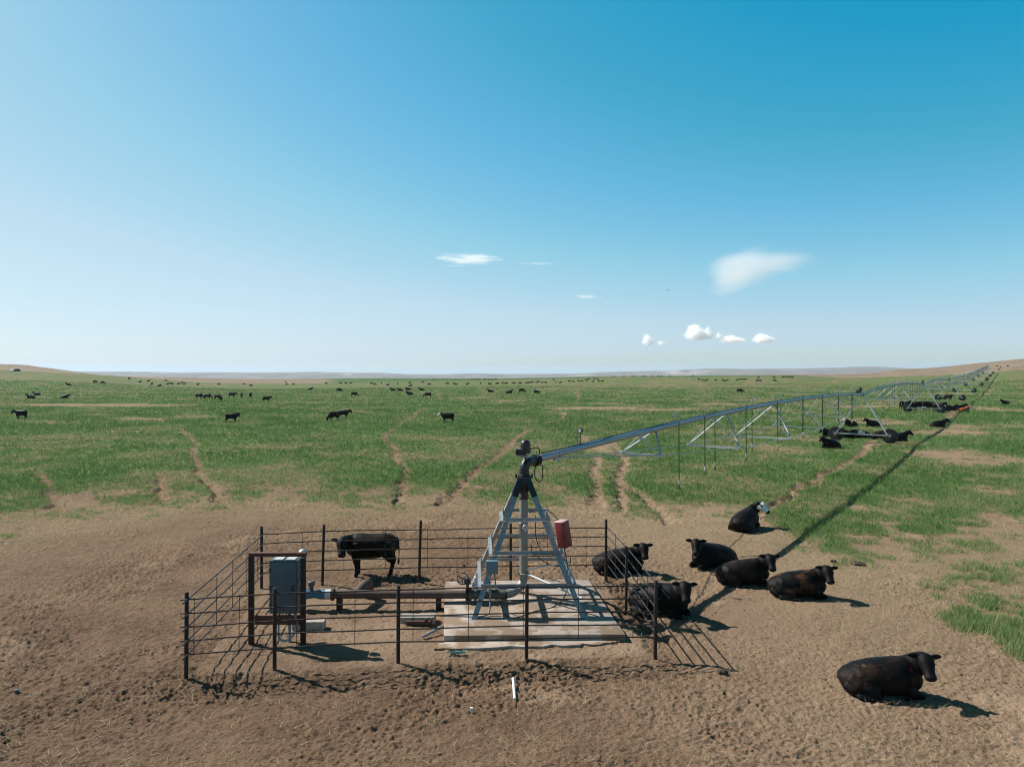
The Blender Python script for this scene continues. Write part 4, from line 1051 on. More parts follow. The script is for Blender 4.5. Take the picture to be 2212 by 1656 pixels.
def cow_shape(pose, yaw=0.0, seed=0, dip=0.0):
    """+X is forward. returns builder and the head's frame"""
    rr = random.Random(seed); mb = MB(); j = lambda s: rr.uniform(-s, s)
    if pose in ('stand', 'graze'):
        tr = [(-.77, .98, .09, .08), (-.73, .965, .19, .16), (-.62, .935, .275, .225), (-.45, .90, .325, .262), (-.2, .855, .345, .295), (.08, .845, .355, .305), (.30, .86, .362, .275), (.48, .875, .345, .235), (.62, .90, .29, .19), (.70, .92, .22, .15)]
        mb.loft([((x, 0, z), w, h) for x, z, h, w in tr], 24)
        for sg in (-1, 1):
            fx = .44 + j(.07); hx = -.56 + j(.09)
            limb(mb, [((.44, sg * .155, .98), .11, .19), ((.44, sg * .175, .72), .11, .16), ((.445, sg * .17, .55), .085, .115), (((.44 + fx) / 2, sg * .155, .37), .062, .072), (((.44 + 2 * fx) / 3, sg * .15, .30), .050, .056), ((fx, sg * .15, .13), .047, .052), ((fx + .02, sg * .15, .07), .054, .062), ((fx + .035, sg * .15, .0), .064, .078)])
            limb(mb, [((-.50, sg * .13, 1.0), .13, .22), ((-.50, sg * .165, .82), .125, .215), ((-.50, sg * .165, .64), .12, .20), ((-.58, sg * .155, .50), .078, .12), ((-.655, sg * .15, .40), .056, .074), ((-.62 + (hx + .56), sg * .15, .26), .046, .054), ((hx - .03, sg * .15, .12), .048, .052), ((hx, sg * .15, .06), .056, .062), ((hx + .02, sg * .15, 0), .064, .076)])
        mb.tube([(-.75, 0, 1.10), (-.80, .01, .98), (-.815, .02 + j(.03), .75), (-.81, .03 + j(.04), .52), (-.80, .03, .40), (-.80, .03, .30)], [.035, .03, .022, .022, .042, .012], 8)
        if pose == 'stand':
            n0 = Vector((.56, 0, .95)); L = rotz((.42, 0, .10 - dip), yaw * .55); poll = n0 + L + Vector((0, 0, .10)); hd = rotz((.72, 0, -.70), yaw)
            mid = n0 + rotz((.20, 0, .07 - dip * .4), yaw * .3)
            mb.loft([((.42, 0, .90), .20, .32), (n0, .17, .26), (mid, .135, .205), (mid.lerp(poll, .6), .115, .165), (poll, .10, .13)], 18)
        else:
            n0 = Vector((.56, 0, .86)); hd = rotz((.45, 0, -.90), yaw); poll = Vector((1.02, 0, .58 - dip)) + rotz((.0, 0, 0), yaw); poll = n0 + rotz(poll - n0, yaw * .5)
            mb.loft([((.42, 0, .90), .20, .30), (n0, .165, .25), (n0.lerp(poll, .45) + Vector((0, 0, .05)), .125, .19), (poll, .10, .135)], 18)
        sd = rotz((0, 1, 0), yaw)
    else:
        for sg in (-1, 1):
            limb(mb, [((.36, sg * .20, .62), .06, .10), ((.40, sg * .27, .48), .10, .17), ((.44, sg * .29, .34), .08, .13)])
            limb(mb, [((-.56, sg * .08, .54), .07, .09), ((-.48, sg * .20, .535), .07, .09), ((-.44, sg * .30, .45), .08, .12)])
            limb(mb, [((-.74, sg * .18, .26), .10, .15), ((-.62, sg * .26, .20), .12, .18), ((-.46, sg * .32, .16), .10, .15)])
        tr = [(-.84, .22, .13, .14), (-.80, .235, .20, .23), (-.67, .275, .265, .335), (-.45, .325, .325, .395), (-.18, .37, .37, .415), (.10, .395, .39, .415), (.34, .42, .41, .38), (.52, .46, .39, .31), (.66, .51, .33, .235), (.73, .55, .23, .16)]
        mb.loft([((x, 0, z), w, h) for x, z, h, w in tr], 26)
        for sg in (-1, 1):
            # folded fore leg: knee forward, cannon tucked back under
            limb(mb, [((.42, sg * .19, .52), .10, .17), ((.42, sg * .25, .30), .10, .14), ((.52, sg * .25, .17), .085, .095), ((.72, sg * .22, .12), .065, .07), ((.79, sg * .20, .09), .06, .06)])
            limb(mb, [((.80, sg * .20, .08), .055, .058), ((.66, sg * .20, .05), .043, .045), ((.50, sg * .22, .045), .042, .045), ((.42, sg * .23, .04), .05, .05)])
            # thigh, stifle, hock and shank laid along the flank
            out = 1.0 if sg < 0 else .9
            limb(mb, [((-.62, sg * .16, .40), .14, .20), ((-.48, sg * .27 * out, .32), .14, .24), ((-.28, sg * .36 * out, .24), .11, .18), ((-.15, sg * .41 * out, .18), .08, .11)])
            limb(mb, [((-.14, sg * .41 * out, .17), .075, .10), ((-.36, sg * .44 * out, .11), .065, .085), ((-.56, sg * .44 * out, .075), .05, .06), ((-.60, sg * .45 * out, .06), .045, .05)])
            limb(mb, [((-.58, sg * .46 * out, .055), .048, .048), ((-.34, sg * .50 * out, .045), .040, .042), ((-.10, sg * .52 * out, .04), .042, .042), ((-.02, sg * .52 * out, .04), .055, .05), ((.06, sg * .52 * out, .03), .052, .04)])
        mb.tube([(-.79, -.02, .42), (-.83, -.06, .28), (-.79, -.16, .11), (-.70, -.25, .05), (-.60, -.32, .04), (-.50, -.36, .03)], [.035, .03, .024, .022, .034, .012], 8)
        n0 = Vector((.58, 0, .62)); poll = n0 + rotz((.34, 0, .20), yaw * .62) + Vector((0, 0, .12 - dip)); hd = rotz((.80, 0, -.60 - dip), yaw)
        mid = n0 + rotz((.16, 0, .14 - dip * .5), yaw * .3)
        mb.loft([((.44, 0, .50), .26, .36), (n0, .19, .28), (mid, .165, .23), (mid.lerp(poll, .6), .135, .185), (poll, .115, .14)], 18)
        sd = rotz((0, 1, 0), yaw)
    hf = head_shape(mb, poll, hd, sd)
    return mb, hf

def remesh(mb, voxel, smooth):
    me = bpy.data.meshes.new('tmp'); me.from_pydata(mb.v, [], mb.f)
    bm = bmesh.new(); bm.from_mesh(me); bmesh.ops.recalc_face_normals(bm, faces=bm.faces[:]); bm.to_mesh(me); bm.free()
    o = bpy.data.objects.new('tmp', me); COL.objects.link(o)
    r = o.modifiers.new('r', 'REMESH'); r.mode = 'VOXEL'; r.voxel_size = voxel
    s = o.modifiers.new('s', 'SMOOTH'); s.iterations = smooth; s.factor = .5
    dg = bpy.context.evaluated_depsgraph_get(); dg.update()
    out = bpy.data.meshes.new_from_object(o.evaluated_get(dg), depsgraph=dg)
    bpy.data.objects.remove(o); bpy.data.meshes.remove(me)
    out.polygons.foreach_set('use_smooth', np.ones(len(out.polygons), dtype=bool))
    return out

def paint(me, hf, coat, pose, seed):
    n = len(me.vertices); co = np.empty(n * 3, dtype=np.float32); me.vertices.foreach_get('co', co); co = co.reshape(-1, 3).astype(np.float64)
    x, y, z = co.T
    q = co - np.array(hf['poll']); s = q @ np.array(hf['d']); a = q @ np.array(hf['side']); b = q @ np.array(hf['up'])
    nz = fbm(x * 3.1 + seed, y * 3.1 + z * 2.7, 4, 7 + seed); nz2 = fbm(x * 9 + seed, z * 9 + y * 7, 3, 19 + seed)
    base = dict(black=BLACK, brown=BLACK, browner=BLACK, wface=BLACK, red=RED, dust=BLACK, blaze=BLACK)[coat]
    c = np.tile(np.array(base), (n, 1))
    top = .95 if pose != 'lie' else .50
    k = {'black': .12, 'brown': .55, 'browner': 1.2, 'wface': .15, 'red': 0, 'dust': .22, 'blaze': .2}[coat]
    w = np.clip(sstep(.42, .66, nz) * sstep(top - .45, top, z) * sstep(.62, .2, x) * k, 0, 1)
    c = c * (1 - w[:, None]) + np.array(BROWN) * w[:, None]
    if coat in ('dust', 'black', 'brown'):
        d = sstep(.66, .74, nz2) * sstep(.3, -.1, x) * (.10 if pose == 'lie' else .3); c = c * (1 - d[:, None]) + np.array((.10, .085, .06)) * d[:, None]
    inhead = (s > -.06) & (np.abs(a) < .17) & (np.abs(b) < .19)
    if coat in ('wface', 'red'):
        f = inhead & (s < .41) & (np.abs(a) < .165) & (s > .0 if coat == 'wface' else s > -.03); c[f] = WHITE
        eye = inhead & (np.hypot(s - .13, b - .04) < .035) & (np.abs(a) > .085); c[eye] = BLACK
    if coat == 'blaze':
        f = inhead & (s < .34) & (np.abs(a) < .05) & (b > 0); c[f] = WHITE
    mz = (s > .41) & (s < .54) & (np.abs(a) < .12) & (np.abs(b + .03) < .1)
    c[mz] = (.014, .013, .014) if coat != 'red' else (.30, .16, .12)
    hoof = (z < .055) if pose != 'lie' else np.zeros(n, bool)
    c[hoof] = (.05, .045, .04)
    rgba = np.ones((n, 4), dtype=np.float32); rgba[:, :3] = c
    ca = me.color_attributes.new('coat', 'FLOAT_COLOR', 'POINT'); ca.data.foreach_set('color', rgba.reshape(-1))
    me.materials.append(M['coat'])

_cache = {}
def cow_mesh(pose, yaw, coat, seed=0, voxel=.045, dip=0.0):
    key = (pose, yaw, coat, seed, voxel, dip)
    if key not in _cache:
        mb, hf = cow_shape(pose, R(yaw), seed, dip)
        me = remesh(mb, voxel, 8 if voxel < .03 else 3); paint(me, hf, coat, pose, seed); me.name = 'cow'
        _cache[key] = (me, hf)
    return _cache[key]

def put_cow(px, py, heading, pose, yaw, coat, label, group, seed=0, voxel=.045, scale=1.0, eyes=False, dip=0.0, loc=None):
    me, hf = cow_mesh(pose, yaw, coat, seed, voxel, dip)
    o = bpy.data.objects.new('cow', me); COL.objects.link(o)
    p = at(px, py) if loc is None else Vector(loc)
    o.location = p - Vector((0, 0, .03 if pose == 'lie' else .02)); o.rotation_euler = (0, 0, R(heading)); o.scale = (scale,) * 3
    tag(o, label, 'cow', group)
    if eyes:
        for sg in (-1, 1):
            m = MB(); c = hf['poll'] + hf['d'] * .15 + hf['side'] * (sg * .137) + hf['up'] * .034
            m.lathe((0, 0, 0), [(.006, -.019), (.015, -.013), (.02, 0), (.015, .013), (.006, .019)], 12)
            e = m.build('eye', M['eye'], o); e.location = c
    return o

GP = 'cattle resting around the pen'
V = .017
# near animals: placed by the ground point under the middle of the body
def near(u, v, heading, pose, yaw, coat, label, seed, scale=1.0, dip=0.0):
    return put_cow(u, v, heading, pose, yaw, coat, label, GP, seed, V, scale, True, dip)
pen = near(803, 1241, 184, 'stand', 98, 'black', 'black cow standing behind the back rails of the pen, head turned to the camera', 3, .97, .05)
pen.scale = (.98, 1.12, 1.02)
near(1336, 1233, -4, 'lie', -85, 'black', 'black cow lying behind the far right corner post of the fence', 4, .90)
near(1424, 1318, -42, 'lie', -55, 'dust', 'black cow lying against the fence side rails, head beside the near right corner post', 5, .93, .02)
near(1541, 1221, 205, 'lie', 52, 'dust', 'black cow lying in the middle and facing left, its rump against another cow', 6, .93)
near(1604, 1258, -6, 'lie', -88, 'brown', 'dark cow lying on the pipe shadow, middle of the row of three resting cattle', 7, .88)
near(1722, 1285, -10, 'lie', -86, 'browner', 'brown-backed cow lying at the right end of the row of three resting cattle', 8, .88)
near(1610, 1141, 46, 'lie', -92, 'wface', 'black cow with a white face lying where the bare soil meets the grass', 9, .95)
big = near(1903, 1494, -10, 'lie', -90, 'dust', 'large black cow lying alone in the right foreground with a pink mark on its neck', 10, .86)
# pink paint mark and manure smear on the coat of the nearest animal
def dab(me, c, r, col):
    n = len(me.vertices); co = np.empty(n * 3, dtype=np.float32); me.vertices.foreach_get('co', co); co = co.reshape(-1, 3)
    ca = me.color_attributes['coat']; cl = np.empty(n * 4, dtype=np.float32); ca.data.foreach_get('color', cl); cl = cl.reshape(-1, 4)
    d = np.linalg.norm((co - np.array(c)) / np.array(r), axis=1) < 1; cl[d, :3] = col; ca.data.foreach_set('color', cl.reshape(-1))
dab(big.data, (.52, -.27, .66), (.035, .12, .045), (.22, .01, .06)); dab(big.data, (-.42, -.22, .66), (.07, .10, .025), (.075, .050, .018))

GM = 'cattle under the irrigation towers'
def mid(u, v, heading, pose, yaw, coat, label, seed=0, scale=1.0, dip=0.0): return put_cow(u, v, heading, pose, yaw, coat, label, GM, seed, .028, scale * (.92 if pose == 'lie' else 1.12), False, dip)
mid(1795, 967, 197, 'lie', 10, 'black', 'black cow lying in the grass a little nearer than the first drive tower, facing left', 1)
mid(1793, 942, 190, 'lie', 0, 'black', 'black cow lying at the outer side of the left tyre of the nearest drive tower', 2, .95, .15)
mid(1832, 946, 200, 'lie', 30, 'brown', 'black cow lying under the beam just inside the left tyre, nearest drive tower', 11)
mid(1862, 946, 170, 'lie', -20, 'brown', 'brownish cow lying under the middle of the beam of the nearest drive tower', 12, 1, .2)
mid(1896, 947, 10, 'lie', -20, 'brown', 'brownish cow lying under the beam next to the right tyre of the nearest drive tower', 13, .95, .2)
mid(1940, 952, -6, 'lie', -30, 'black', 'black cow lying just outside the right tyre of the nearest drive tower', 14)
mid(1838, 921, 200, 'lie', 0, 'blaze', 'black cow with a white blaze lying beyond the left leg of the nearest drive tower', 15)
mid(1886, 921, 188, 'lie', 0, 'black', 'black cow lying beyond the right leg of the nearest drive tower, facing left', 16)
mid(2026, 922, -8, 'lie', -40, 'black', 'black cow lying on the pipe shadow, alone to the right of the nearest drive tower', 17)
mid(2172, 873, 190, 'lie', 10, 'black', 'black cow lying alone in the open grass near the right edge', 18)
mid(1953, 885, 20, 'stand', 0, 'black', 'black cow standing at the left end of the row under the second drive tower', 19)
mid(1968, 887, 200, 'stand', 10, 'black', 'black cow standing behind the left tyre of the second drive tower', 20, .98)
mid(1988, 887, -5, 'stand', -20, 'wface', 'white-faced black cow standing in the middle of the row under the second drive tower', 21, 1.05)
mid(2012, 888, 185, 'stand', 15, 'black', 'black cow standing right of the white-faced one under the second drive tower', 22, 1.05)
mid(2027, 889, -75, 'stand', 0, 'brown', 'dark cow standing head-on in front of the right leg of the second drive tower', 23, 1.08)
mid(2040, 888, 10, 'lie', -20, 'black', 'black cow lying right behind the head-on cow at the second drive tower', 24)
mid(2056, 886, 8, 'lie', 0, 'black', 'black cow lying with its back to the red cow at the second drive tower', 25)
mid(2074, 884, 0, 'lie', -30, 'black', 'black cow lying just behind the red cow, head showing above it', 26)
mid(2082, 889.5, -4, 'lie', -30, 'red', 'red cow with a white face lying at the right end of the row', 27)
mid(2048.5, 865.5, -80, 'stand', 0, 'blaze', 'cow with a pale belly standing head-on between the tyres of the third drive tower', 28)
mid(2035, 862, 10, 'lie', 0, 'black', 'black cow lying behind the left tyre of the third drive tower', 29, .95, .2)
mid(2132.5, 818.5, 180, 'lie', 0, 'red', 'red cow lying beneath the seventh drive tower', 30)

# field animals: u, v, heading, pose, yaw, coat, label
FG = 'cattle out on the green pasture'
FIELD = [
 (46, 905, 178, 'stand', 10, 'black', 'black cow standing side-on by the left edge, nearest of the herd on the left'),
 (67.5, 860.5, 190, 'lie', 0, 'black', 'black cow lying on the far left, lower of a pair above the pale streak'),
 (80, 853.5, 175, 'lie', 0, 'black', 'black cow lying on the far left, upper of a pair above the pale streak'),
 (139, 860, 10, 'lie', 20, 'browner', 'brown cow lying by itself to the right of the pair on the far left'),
 (148, 832, 178, 'lie', 0, 'black', 'black cow lying alone high on the green slope below the left hill'),
 (205, 827.5, -8, 'graze', 0, 'black', 'black cow grazing on the left slope, left of a grazing pair'),
 (221.5, 829.5, -8, 'graze', 0, 'black', 'black cow grazing on the left slope, right of a grazing pair'),
 (279, 819.8, 95, 'stand', 0, 'black', 'black cow seen end-on where the green meets the far brown plain'),
 (328.5, 832, -80, 'graze', 0, 'black', 'black cow grazing head-on among the far lying cattle on the left'),
 (430, 861, -5, 'graze', 0, 'black', 'black cow grazing at the left end of the line of eight'),
 (448.5, 862, -10, 'graze', 0, 'brown', 'dark cow grazing second from the left in the line of eight'),
 (470, 863, -15, 'graze', 0, 'browner', 'brown cow grazing behind another in the overlapping pair of the line'),
 (477, 867, -70, 'stand', 0, 'brown', 'dark cow standing in front of the overlapping pair, facing the camera'),
 (501, 858.5, 5, 'stand', 0, 'black', 'black cow standing with its head stretched to the right, middle of the line of eight'),
 (522, 858.5, -70, 'graze', 0, 'browner', 'brown cow grazing end-on, left of the white-sided cow'),
 (541, 858.8, 100, 'stand', 0, 'wside', 'cow seen end-on with a white left side, in the line of eight'),
 (575.5, 868, -5, 'stand', -10, 'black', 'black cow standing at the right end of the line of eight'),
 (500, 912.5, -8, 'stand', -35, 'black', 'large black cow standing sideways in the left middle of the field, head to the right'),
 (669.5, 842, 2, 'lie', 0, 'brown', 'dark cow lying flat on its own beyond the line of eight'),
 (732.5, 846.5, -8, 'graze', 0, 'black', 'black cow grazing, upper left of two grazers above the brown pair'),
 (765, 856.5, -15, 'graze', 0, 'black', 'black cow grazing, lower right of two grazers above the brown pair'),
 (721, 909, 235, 'graze', 20, 'browner', 'brown cow with a white nose grazing in front of the larger brown cow'),
 (742, 903.5, -20, 'stand', 0, 'browner', 'large brown cow standing behind the grazing brown cow'),
 (967.5, 912.5, 172, 'stand', 35, 'wface', 'black cow with a white face standing alone in the middle of the field'),
 (849.5, 844, 180, 'lie', 0, 'black', 'black cow lying at the left end of a loose row of four lying cattle'),
 (865, 844, 185, 'lie', 0, 'black', 'black cow lying second in a loose row of four lying cattle'),
 (882.5, 842.5, 200, 'lie', 0, 'black', 'black cow lying third in a loose row of four lying cattle, smallest of them'),
 (911, 843, 172, 'lie', 0, 'black', 'black cow lying at the right end of a loose row of four lying cattle'),
 (885.5, 852.5, 200, 'lie', 0, 'black', 'black cow lying left of the brownish grazing cow'),
 (924.5, 858.5, 190, 'graze', 0, 'brown', 'brownish cow grazing to the left, right of a lying black cow'),
 (1060, 847, 170, 'lie', 0, 'black', 'black cow lying left of three others, facing left, right of the field centre'),
 (1099.5, 849.5, 25, 'lie', 0, 'black', 'black cow lying with its head raised to the right, left of a lone grazer'),
 (1127, 848, -10, 'graze', 0, 'black', 'black cow grazing between two lying cattle above the pivot tower'),
 (1159.5, 848.5, 165, 'lie', 10, 'wface', 'black cow with a pale face lying to the right of the lone grazer'),
 (1598, 849, -18, 'graze', 0, 'black', 'black cow grazing alone above the arch of the first pipe span'),
]
for i, (u, v, h, po, yw, ct, lb) in enumerate(FIELD):
    o = put_cow(u, v, h, po, yw, 'wface' if ct == 'wside' else ct, lb, FG, 40 + i % 5, .04, .95)
    if ct == 'wside':
        o.data = o.data.copy(); dab(o.data, (.0, .25, .85), (.7, .22, .3), WHITE)

# distant animals, a few pixels each; those nothing tells apart share a label
FD = [
 ('tiny dark cow in the scattered herd at the far left edge of the green', 'far scattered herd on the left',
  [(302, 825.5, 'l'), (320, 823.7, 'l'), (343.5, 834, 'l'), (358, 824, 'g'), (362, 830, 'l'), (371.7, 829.5, 'l'), (385, 829.7, 'l'), (393, 827, 'l'), (397.7, 830, 'l'), (426.7, 831, 'l'), (472.5, 830.6, 'l'), (526.4, 831.4, 's'), (541.8, 835, 'g')]),
 ('tiny black cow in the far row along the brown edge, left of centre', 'far row left of centre',
  [(619, 831.4, 'g'), (633.5, 831.4, 'g'), (617.3, 826, 's'), (704.4, 829.7, 'g'), (736, 829.7, 's'), (747, 829.7, 'g'), (757.5, 829.5, 'g'), (802, 830, 's'), (809, 831.8, 'g'), (824, 829, 'e'), (837, 832.3, 'l'), (859, 830.8, 'e'), (885, 829, 'g'), (885.7, 834, 'l'), (912.5, 826, 'l'), (927.6, 832, 'h')]),
 ('tiny black cow in the far row at the centre, above the pivot tower', 'far row at the centre',
  [(967, 831, 's'), (979.8, 831, 'e'), (985.7, 830.8, 'l'), (1009, 830, 'l'), (1038.5, 830, 'e'), (1057.5, 831.6, 'g'), (1073.7, 831, 's'), (1085.8, 829.4, 'e'), (1093.9, 830.4, 's'), (1110.6, 830, 's'), (1122.9, 829.6, 'g')]),
 ('tiny black cow lying or grazing in the far cluster right of centre', 'far cluster right of centre',
  [(1137, 827.6, 'l'), (1144, 827.2, 'l'), (1150, 827.5, 's'), (1159, 826.6, 'l'), (1164.5, 826, 's'), (1170.4, 826.8, 'l'), (1179.5, 827, 'l'), (1196.4, 822, 's'), (1201, 827.1, 'e'), (1209.7, 827, 'l'), (1229.7, 825, 'g'), (1238.4, 826.2, 'g'), (1250.8, 823.4, 'l'), (1258, 823.4, 'l'), (1266, 823, 'g'), (1272, 821, 's'), (1282.9, 819.6, 's'), (1290.5, 820, 'g'), (1280.7, 824.3, 'l'), (1294.3, 823.8, 'l'), (1301, 823.8, 'l')]),
 ('speck of a dark cow on the green skyline below the pale hill', 'specks on the green skyline',
  [(1320.8, 817.5, 's'), (1328, 817, 's'), (1344, 816.6, 's'), (1349, 816.2, 'g'), (1366, 816.3, 's'), (1371, 816.3, 's'), (1388, 816.2, 'g'), (1394.5, 816, 's'), (1408, 815.8, 's'), (1422, 816, 's'), (1429, 815.8, 'g'), (1446.6, 815.6, 's'), (1496, 815.5, 's')]),
 ('tiny black cow in the far row beyond the pipe span, above the pale dry band', 'far row beyond the pipe',
  [(1510, 820.8, 's'), (1516, 820.8, 'l'), (1521.4, 822.8, 'l'), (1527.7, 822.8, 's'), (1545.7, 823, 's'), (1562, 821, 'l'), (1564.5, 823.6, 'l'), (1571, 823.6, 's'), (1592, 821.5, 'l'), (1597.8, 821.3, 'g'), (1605.5, 821.3, 's'), (1610, 821.3, 's')]),
 ('small black cow grazing in the far right group near the brown hill toe', 'far right group near the hill',
  [(1635.4, 824.2, 'h'), (1641.4, 824.2, 'g'), (1673, 824, 'g'), (1638, 817.5, 's'), (1672.7, 817.3, 's'), (1691, 816.4, 'g'), (1699, 816, 's'), (1705, 816, 's'), (1711, 816.4, 'g')]),
 ('small dark cow on the brown hillside at the far right, above the last tower', 'cattle on the brown hill',
  [(2153.8, 791.8, 's'), (2161.4, 793, 'l'), (2176.7, 792.2, 's'), (2157.7, 798.5, 'l')]),
]
PO = dict(l=('lie', 0), g=('graze', 0), h=('graze', 180), s=('stand', 0), e=('stand', 90))
FS = {'far scattered herd on the left': .85, 'far row left of centre': .8, 'far row at the centre': .8, 'far cluster right of centre': .68, 'specks on the green skyline': .75, 'far row beyond the pipe': .64, 'far right group near the hill': .75, 'cattle on the brown hill': .85}
for lab, grp, L_ in FD:
    for i, (u, v, k) in enumerate(L_):
        po, hd = PO[k]; hd = hd + random.choice((-15, 10, 170, 190)) if k in 'ls' else hd + random.uniform(-20, 20)
        v = float(tab(E_TAB, u)) - .9 if 'skyline' in lab else v
        put_cow(u, v, hd, po, 0, 'brown' if (i * 7 + int(u)) % 5 == 0 else 'black', lab, grp, 50, .06, FS[grp])
rng2 = random.Random(5)
for i in range(26):
    u = 936 + i * 5.4 + rng2.uniform(-2, 2)
    put_cow(u, 820.6 + rng2.uniform(-.4, .4), rng2.choice((0, 180, 20, 160)), rng2.choice(('stand', 'graze', 'lie')), 0, 'red' if u < 1020 and rng2.random() < .6 else 'brown' if rng2.random() < .5 else 'black',
            'speck of a reddish or dark cow in the long line below the hills', 'long line of cattle on the horizon', 50, .06, .7)
# ------------------------------------------------------------------ air and clouds
HAZE = 1
if HAZE:
    m = bpy.data.materials.new('pale_haze'); m.use_nodes = True; nt = m.node_tree; nt.nodes.clear()
    out = nt.nodes.new('ShaderNodeOutputMaterial'); pv = nt.nodes.new('ShaderNodeVolumePrincipled')
    pv.inputs['Color'].default_value = (.66, .83, 1.0, 1); pv.inputs["Density"].default_value = .000075; pv.inputs['Anisotropy'].default_value = .2
    nt.links.new(pv.outputs[0], out.inputs['Volume'])
    mb = MB(); mb.box((0, 0, 5), (26000, 26000, 110)); o = mb.build('haze', m, smooth=False); tag(o, kind='stuff')

def cloud_mat(name, dens, scale, blobs, nw, lo, hi, stretch=(1, 1, 1), detail=6, warp=0.0):
    """blobs: (cx, cz, rx, rz, weight) soft ellipsoids in the cloud's own -1..1 box, eaten into by noise"""
    m = bpy.data.materials.new(name); m.use_nodes = True; nt = m.node_tree; nt.nodes.clear()
    out = nt.nodes.new('ShaderNodeOutputMaterial'); pv = nt.nodes.new('ShaderNodeVolumePrincipled')
    pv.inputs['Color'].default_value = (1, 1, 1, 1); pv.inputs['Anisotropy'].default_value = .3
    tc = N(nt, 'ShaderNodeTexCoord')
    mp = N(nt, 'ShaderNodeMapping'); mp.inputs['Location'].default_value = (-1, -1, -1); mp.inputs['Scale'].default_value = (2, 2, 2); nt.links.new(tc.outputs['Generated'], mp.inputs[0])
    oi = N(nt, 'ShaderNodeObjectInfo'); rv = N(nt, 'ShaderNodeVectorMath', operation='SCALE'); rv.inputs[0].default_value = (37, 11, 23); nt.links.new(oi.outputs['Random'], rv.inputs['Scale'])
    of = N(nt, 'ShaderNodeVectorMath', operation='ADD'); nt.links.new(mp.outputs[0], of.inputs[0]); nt.links.new(rv.outputs[0], of.inputs[1])
    ms = N(nt, 'ShaderNodeMapping'); ms.inputs['Scale'].default_value = stretch; nt.links.new(of.outputs[0], ms.inputs[0])
    nz = noise(nt, ms.outputs[0], scale, detail, .6)
    tot = None
    for (cx, cz, rx, rz, wt) in blobs:
        b = N(nt, 'ShaderNodeMapping'); b.inputs['Location'].default_value = (-cx / rx, 0, -cz / rz); b.inputs['Scale'].default_value = (1 / rx, 1.0, 1 / rz); nt.links.new(mp.outputs[0], b.inputs[0])
        ln = N(nt, 'ShaderNodeVectorMath', operation='LENGTH'); nt.links.new(b.outputs[0], ln.inputs[0])
        fa = N(nt, 'ShaderNodeMapRange'); fa.interpolation_type = 'SMOOTHSTEP'; fa.inputs[1].default_value = 1.0; fa.inputs[2].default_value = 0.0; fa.inputs[4].default_value = wt; nt.links.new(ln.outputs['Value'], fa.inputs[0])
        if tot is None: tot = fa.outputs[0]
        else:
            mx = N(nt, 'ShaderNodeMath', operation='ADD'); nt.links.new(tot, mx.inputs[0]); nt.links.new(fa.outputs[0], mx.inputs[1]); tot = mx.outputs[0]
    n2 = N(nt, 'ShaderNodeMapRange'); n2.inputs[1].default_value = .3; n2.inputs[2].default_value = .7; n2.inputs[3].default_value = -nw; n2.inputs[4].default_value = nw; n2.clamp = False; nt.links.new(nz, n2.inputs[0])
    # noise only matters inside the blobs
    gate = N(nt, 'ShaderNodeMath', operation='MULTIPLY', use_clamp=True); nt.links.new(tot, gate.inputs[0]); gate.inputs[1].default_value = 4.0
    gn = N(nt, 'ShaderNodeMath', operation='MULTIPLY'); nt.links.new(n2.outputs[0], gn.inputs[0]); nt.links.new(gate.outputs[0], gn.inputs[1])
    ad = N(nt, 'ShaderNodeMath', operation='ADD'); nt.links.new(tot, ad.inputs[0]); nt.links.new(gn.outputs[0], ad.inputs[1])
    mr = N(nt, 'ShaderNodeMapRange'); mr.interpolation_type = 'SMOOTHSTEP'; mr.inputs[1].default_value = lo; mr.inputs[2].default_value = hi; mr.inputs[4].default_value = dens; nt.links.new(ad.outputs[0], mr.inputs[0])
    nt.links.new(mr.outputs[0], pv.inputs['Density']); nt.links.new(pv.outputs[0], out.inputs['Volume'])
    return m

def cloud(puffs, D, mat, label, cat='cloud'):
    """puffs: column, row, half-width, half-height in picture units, laid out at depth D"""
    s = D / F; mb = MB()
    cx = sum(p[0] for p in puffs) / len(puffs); cy = sum(p[1] for p in puffs) / len(puffs)
    c = pt(cx, cy, D)
    for (u, v, a, b) in puffs:
        q = pt(u, v, D) - c; n = 20; sec = []
        for k in range(13):
            an = math.pi * k / 12; sec.append((max(math.sin(an), .02), -math.cos(an)))
        vs = []; fs = []
        for (r, h) in sec:
            for k in range(n):
                t = 2 * math.pi * k / n; vs.append(q + Vector((a * s * r * math.cos(t), min(a, b * 3) * s * r * math.sin(t), b * s * h)))
        for i in range(12):
            for k in range(n): fs.append((i * n + k, i * n + (k + 1) % n, (i + 1) * n + (k + 1) % n, (i + 1) * n + k))
        fs.append(tuple(range(n - 1, -1, -1))); fs.append(tuple(12 * n + k for k in range(n))); mb.add(vs, fs)
    o = mb.build('cloud', mat, None); o.location = c; tag(o, label, cat)
    return o
DC = 15000
CU_ = cloud_mat('cumulus', .020, 4.6, [(0, -.3, 1.0, .68, .95), (-.12, .2, .6, .8, .75), (.4, -.1, .5, .65, .4)], .78, .12, .85, detail=10)
def cum(puffs, label, bits=True):
    return cloud(puffs, DC, CU_, label)
cum([(1399, 733, 18, 17)], 'small white puff cloud low in the sky, leftmost of the low puffs')
cum([(1428, 740, 12, 7)], 'tiny faint puff right beside the leftmost low puff cloud')
cum([(1503, 717, 35, 23)], 'tallest white puff cloud of the low row, above the second span of pipe')
cum([(1530, 718, 13, 20)], 'narrow upright puff touching the right side of the tallest low puff cloud')
cum([(1553, 724, 11, 10)], 'small round puff at the left end of the long thin low cloud')
cum([(1582, 732, 36, 11)], 'long thin low puff cloud with a flat base')
cum([(1648, 730, 32, 14)], 'dome shaped white puff cloud at the right end of the low row')
